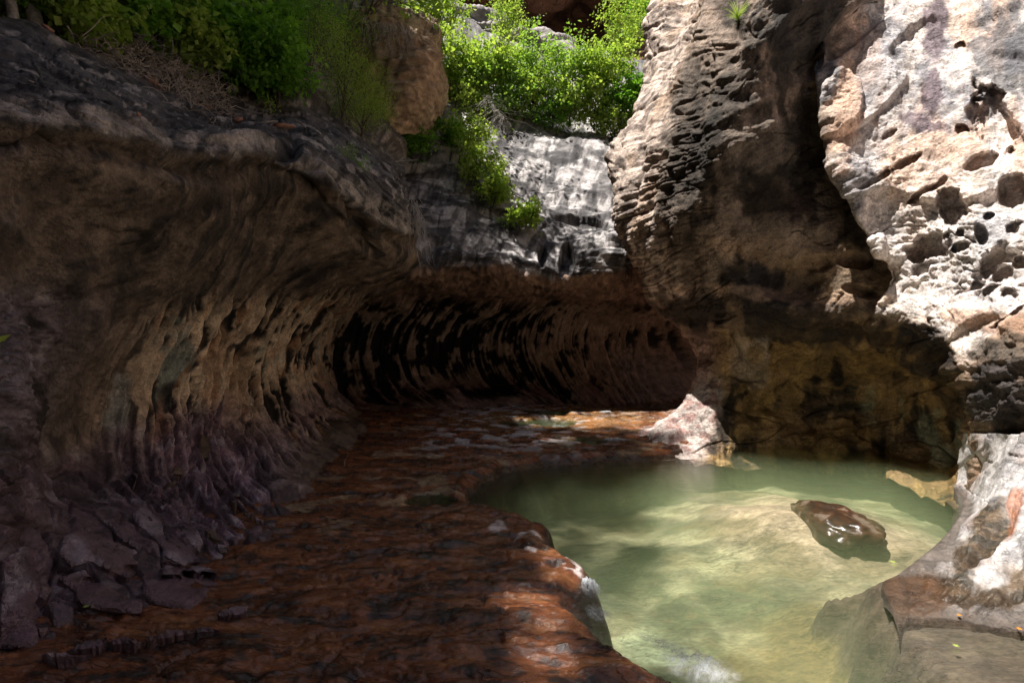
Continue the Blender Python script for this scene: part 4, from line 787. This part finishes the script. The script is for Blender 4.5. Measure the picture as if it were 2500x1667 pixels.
def arch(pxs, d_, r0, r1, label, seed):
    r = random.Random(seed); pts = [Vector(W(np.float64(a), np.float64(b_), np.float64(d_))) for a, b_ in pxs]; o0 = pts[0].copy(); ps = [([p-o0 for p in pts], r0, r1)]
    for q in range(9):
        j = r.randint(1, len(pts)-1); p = pts[j]-o0; ps.append((wiggle(p, p+Vector((r.gauss(.2, .4), r.gauss(0, .3), r.gauss(-.5, .3))), 5, .04, r), r1*.7, r1*.2))
    o = tube_obj('bare_branch', ps, M_bark, None, 5); o.location = o0; tag(o, label, 'branch', 'bare branches over the bushes')
arch([(560,-60),(600,30),(640,90),(700,150),(770,190)], 11, .035, .008, 'lower bare dark branch arching over the green bushes', 1)
arch([(540,-60),(580,0),(660,50),(720,110),(740,170)], 11.6, .03, .008, 'upper bare dark branch arching down through the bushes', 2)
arch([(520,-40),(560,10),(600,60),(606,100),(600,120)], 10.8, .025, .007, 'short bare branch hooked downward among the bushes', 3)

# dry twig litter along the back of the ledge
r = random.Random(12); ps = []
for k in range(900):
    t_ = r.random(); a = 170+t_*390+r.gauss(0, 14); b_ = 95+t_*185+r.gauss(-16, 18); p, nrm = L.at(a, b_, (L.V > 8.3) & (L.V < 10.2)); p = Vector(p)+Vector(nrm)*r.uniform(.0, .22)
    e = p+Vector((r.gauss(.05, .22), r.gauss(0, .18), r.gauss(-.04, .12))); ps.append((wiggle(p, e, 4, .05, r, r.uniform(0, .08)), .009, .004))
o = tube_obj('twig_litter', ps, M_twig, None, 3); o['kind'] = 'stuff'
# hanging roots
def roots(pa, pb, d_, n_, ln, label, seed, spread=.3):
    r = random.Random(seed); ps = []; a0 = Vector(W(np.float64(pa[0]), np.float64(pa[1]), np.float64(d_))); b0 = Vector(W(np.float64(pb[0]), np.float64(pb[1]), np.float64(d_)))
    for k in range(n_):
        s_ = Vector((0, 0, 0)).lerp(b0-a0, r.random())+Vector((r.gauss(0, .05), r.gauss(0, .08), 0)); ps.append((wiggle(s_, s_+Vector((r.gauss(.05, spread), r.gauss(-.05, .12), -ln*r.uniform(.35, 1.1))), 8, .10, r), .008, .002))
    o = tube_obj('hanging_roots', ps, M_root, None, 3); o.location = a0; tag(o, label, 'roots')
roots((1005,478), (1022,540), 12.0, 46, 1.25, 'pale tangle of roots hanging from the tip of the overhang', 4, .16)
roots((885,45), (1010,75), 16.2, 70, 1.3, 'dead roots and twigs trailing over the top of the tan block', 5, .2)
roots((1180,230), (1230,290), 21.5, 60, .9, 'bare grey twigs in the middle of the sunlit thicket', 6, .6)
r = random.Random(2); p0 = Vector(W(np.float64(965), np.float64(393), np.float64(11.6))); v = lambda a, b_: Vector(W(np.float64(a), np.float64(b_), np.float64(11.6)))-p0
o = tube_obj('dead_branch', [([v(965,395), v(990,392), v(1022,391)], .012, .006), ([v(972,394), v(985,384), v(1000,388), v(1010,395)], .007, .003), ([v(970,398), v(980,404), v(1000,403)], .006, .003), ([v(980,393), v(998,402), v(1004,404)], .005, .003)], M_root, None, 4); o.location = p0; tag(o, 'small pale dead branch sticking out from the end of the ledge', 'branch')
# grass tufts
def tuft(base, hgt, n_, label, mat, seed):
    g = np.random.default_rng(seed); co, q = [], []
    for k in range(n_):
        a = g.uniform(0, 6.28); d1 = np.array([math.cos(a), math.sin(a)]); L_ = hgt*g.uniform(.5, 1.1); bw = .006
        s = np.array([-d1[1], d1[0]])*bw
        for i in range(5):
            t_ = i/4; rr = L_*.75*t_**1.7; z = L_*t_*(1-.35*t_); w_ = 1-t_*.9
            co += [(d1[0]*rr-s[0]*w_, d1[1]*rr-s[1]*w_, z), (d1[0]*rr+s[0]*w_, d1[1]*rr+s[1]*w_, z)]
        b0 = len(co)-10; q += [(b0+2*i, b0+2*i+1, b0+2*i+3, b0+2*i+2) for i in range(4)]
    o = link_mesh('grass_tuft', mesh_raw('grass_tuft', np.array(co), np.array(q), True, None, g.uniform(.2, 1, len(co))), mat); o.location = base; tag(o, label, 'grass')
tuft(tuple(B.at(1793, 55, B.U > 2)[0]+np.array([0, -.05, 0])), .42, 70, 'bright green grass tuft growing on top of the buttress', M_leafy, 1)
tuft(tuple(B.at(1664, 60)[0]), .22, 30, 'tiny green tuft on the sunlit layers of the buttress', M_leafy, 2)
lm = (L.V > 6.7) & (L.V < 9)
for i_, (a, b_, hh, lb) in enumerate([(842,392,.35,'silvery green plant growing on the rim of the ledge'),(878,420,.25,'small green plant below the silvery one on the ledge rim')]):
    p = L.at(a, b_, lm)[0]; plant('ledge_plant', tuple(p), hh, hh*.6, lb, 'plant', None, M_leafg if i_ == 0 else M_leafd, M_twig, 500, .04, 8, .006, seed=200+i_, asp=.25)
p = L.at(660, 275, (L.V > 7.6) & (L.V < 9.4))[0]; plant('ledge_plant', tuple(p), .3, .22, 'few bright leaves sprouting from the crack in the middle of the ledge', 'plant', None, M_leafy, M_twig, 90, .06, 5, .006, seed=210)
for i_, (a, b_, lb) in enumerate([(8,778,'upper green leaf reaching in at the left edge'),(6,865,'lower green leaf reaching in at the left edge')]):
    p = L.at(a, b_, L.V < 5)[0]; d_ = np.array([.0, -.12, 0]); plant('leaf_sprig', tuple(p+d_), .10, .05, lb, 'leaf', None, M_leafy, M_twig, 5, .08, 2, .002, seed=220+i_)

# fallen maple leaves
def maple(loc, size, rz, label, mat, grp='fallen green leaves'):
    pts = [(0, -.5), (.08, -.1), (.42, -.25), (.30, 0), (.55, .18), (.25, .18), (.22, .45), (.08, .30), (0, .62), (-.08, .30), (-.22, .45), (-.25, .18), (-.55, .18), (-.30, 0), (-.42, -.25), (-.08, -.1)]
    co = [(0, .05, .01)]+[(x, y, .06*abs(x)) for x, y in pts]; f = [(0, i+1, (i+1) % 16+1) for i in range(16)]
    me = bpy.data.meshes.new('fallen_leaf'); me.from_pydata([(x*size, y*size, z*size) for x, y, z in co], [], f); me.update()
    a = me.attributes.new('Rough', 'FLOAT', 'POINT'); a.data.foreach_set('value', np.full(17, .8, np.float32))
    o = link_mesh('fallen_leaf', me, mat); o.location = loc; o.rotation_euler = (.1, .05, rz); tag(o, label, 'leaf', grp)
M_or = leaf_mat('orange_leaf', (.5, .16, .02), (.6, .22, .03), .2)
maple((*Wz(2182, 1374)[:2], .012), .085, 1.2, 'yellow green leaf floating on the pool by the right bank', M_leafy)
x_, y_, _ = Wz(2335, 1582); maple((x_, y_, .02), .05, .3, 'green leaf on the dark ripples in the lower right corner', M_leafy)
for a, b_, s_, lb in ((215,1494,.055,'crumpled green leaf lying between the purple slabs'),(572,1475,.08,'green leaf at the right tip of the purple slabs'),(388,1520,.035,'small leaf on the wet edge below the purple slabs')):
    p, nrm = base_at(a, b_); maple(tuple(p+nrm*.09), s_, a, lb, M_leafy)
for a, b_, lb in ((2335,1502,'small orange leaf at the foot of the pale bank slab'),(2480,1535,'orange leaf at the right edge by the waterline')):
    p, nrm = Ft.at(a, b_); maple(tuple(p+np.array([-.01, -.03, .02])), .045, a, lb, M_or, 'orange leaves on the bank')
x_, y_, z_ = Wz(1655, 1116, .1); o = tube_obj('stick', [([(-.35, 0, 0), (0, .03, .03), (.35, .02, .02)], .012, .008)], M_bark); o.location = (x_, y_, max(bedz(x_, y_), 0)+.02); tag(o, 'thin dark stick lying at the back edge of the pool', 'stick')
p, nrm = base_at(838, 1128); q = Vector(p)+Vector(nrm)*.06; o = tube_obj('stick', [([(-.03, 0, -.14), (-.02, 0, -.02), (.04, 0, .10)], .008, .004)], M_root); o.location = q; tag(o, 'little pale crooked stick at the foot of the fluted wall', 'stick')

# ---------------------------------------------------------------- white water where the stream slips over the shelf
m, nt, n, l, b = new_mat('white_water'); b.inputs['Base Color'].default_value = (.8, .84, .88, 1); b.inputs['Roughness'].default_value = .4
at = n.new('ShaderNodeAttribute'); at.attribute_name = 'Rough'; tc = n.new('ShaderNodeTexCoord'); mp = n.new('ShaderNodeMapping'); mp.inputs['Scale'].default_value = (14, 5, 5); mp.inputs['Rotation'].default_value = (0, 0, R(-30)); l.new(tc.outputs['Object'], mp.inputs[0])
t = n.new('ShaderNodeTexNoise'); t.inputs['Scale'].default_value = 1.6; t.inputs['Detail'].default_value = 8; t.inputs['Roughness'].default_value = .7; l.new(mp.outputs[0], t.inputs['Vector'])
mr = n.new('ShaderNodeMapRange'); mr.inputs[1].default_value = .32; mr.inputs[2].default_value = .80; l.new(t.outputs[0], mr.inputs[0]); mu = n.new('ShaderNodeMath'); mu.operation = 'MULTIPLY'; l.new(mr.outputs[0], mu.inputs[0]); l.new(at.outputs['Fac'], mu.inputs[1]); l.new(mu.outputs[0], b.inputs['Alpha'])
def foam(pxc, z, rx, ry, rz, hgt, dens, seed):
    x_, y_, _ = Wz(pxc[0], pxc[1], z); a = np.linspace(-1, 1, 60); gx, gy = np.meshgrid(a, a); rr = np.sqrt(gx**2+gy**2)+.25*fbm(gx*2, gy*2, seed, 3)
    f = 1-ss(.25, 1.0, rr); co = np.stack([gx*rx, gy*ry, hgt*f*(.6+.8*np.abs(fbm(gx*5, gy*3, seed, 4)))+.006], -1)
    o = link_mesh('white_water', mesh_raw('white_water', co, grid_quads(60, 60), True, None, f*dens), M_foam); o.location = (x_, y_, z); o.rotation_euler = (0, 0, R(rz)); o['kind'] = 'stuff'
M_foam = m
foam((1440,1440), 0, .11, .26, 12, .08, 1.6, 1); foam((1462,1500), 0, .12, .22, 25, .02, .8, 7)
foam((1700,1630), 0, .30, .24, -35, .05, 1.3, 2); foam((1600,1565), 0, .22, .10, -35, .015, .6, 3); foam((1640,1590), 0, .2, .12, -35, .02, .6, 9)
foam((1500,1075), .25, .45, .25, 0, .05, .8, 4); foam((1360,1042), .25, .25, .2, 0, .04, .9, 5); foam((1480,1008), .4, .35, .35, 0, .06, .9, 6)

# ---------------------------------------------------------------- unseen tree crowns added on the west rim to shade and dapple the canyon
g = np.random.default_rng(4); cs = []
for k in range(40):
    y_ = -22+k*1.72+g.normal()*.6; hh = g.uniform(2, 5.5); n_ = int(34*hh); tt = g.uniform(0, 1, n_); rad = hh*.34*(1-tt*.75); a = g.uniform(0, 6.28, n_); q_ = np.sqrt(g.uniform(0, 1, n_))
    cs.append(np.stack([-14.2+g.normal()*1.0+rad*q_*np.cos(a), y_+rad*q_*np.sin(a), RIM+.5+tt*hh], -1))
for k in range(4):  # taller clump, placed to shade the back of the pool
    y_ = 4.2+k*.8+g.normal()*.3; hh = g.uniform(7.5, 11); n_ = int(26*hh); tt = g.uniform(0, 1, n_); rad = hh*.2*(1-tt*.6); a = g.uniform(0, 6.28, n_); q_ = np.sqrt(g.uniform(0, 1, n_))
    cs.append(np.stack([-13.6+g.normal()*.5+rad*q_*np.cos(a), y_+rad*q_*np.sin(a), RIM+.5+tt*hh], -1))
o = link_mesh('rim_shade_crowns', leaf_mesh('rim_shade_crowns', np.concatenate(cs), .55, g), M_leafd); o['kind'] = 'stuff'
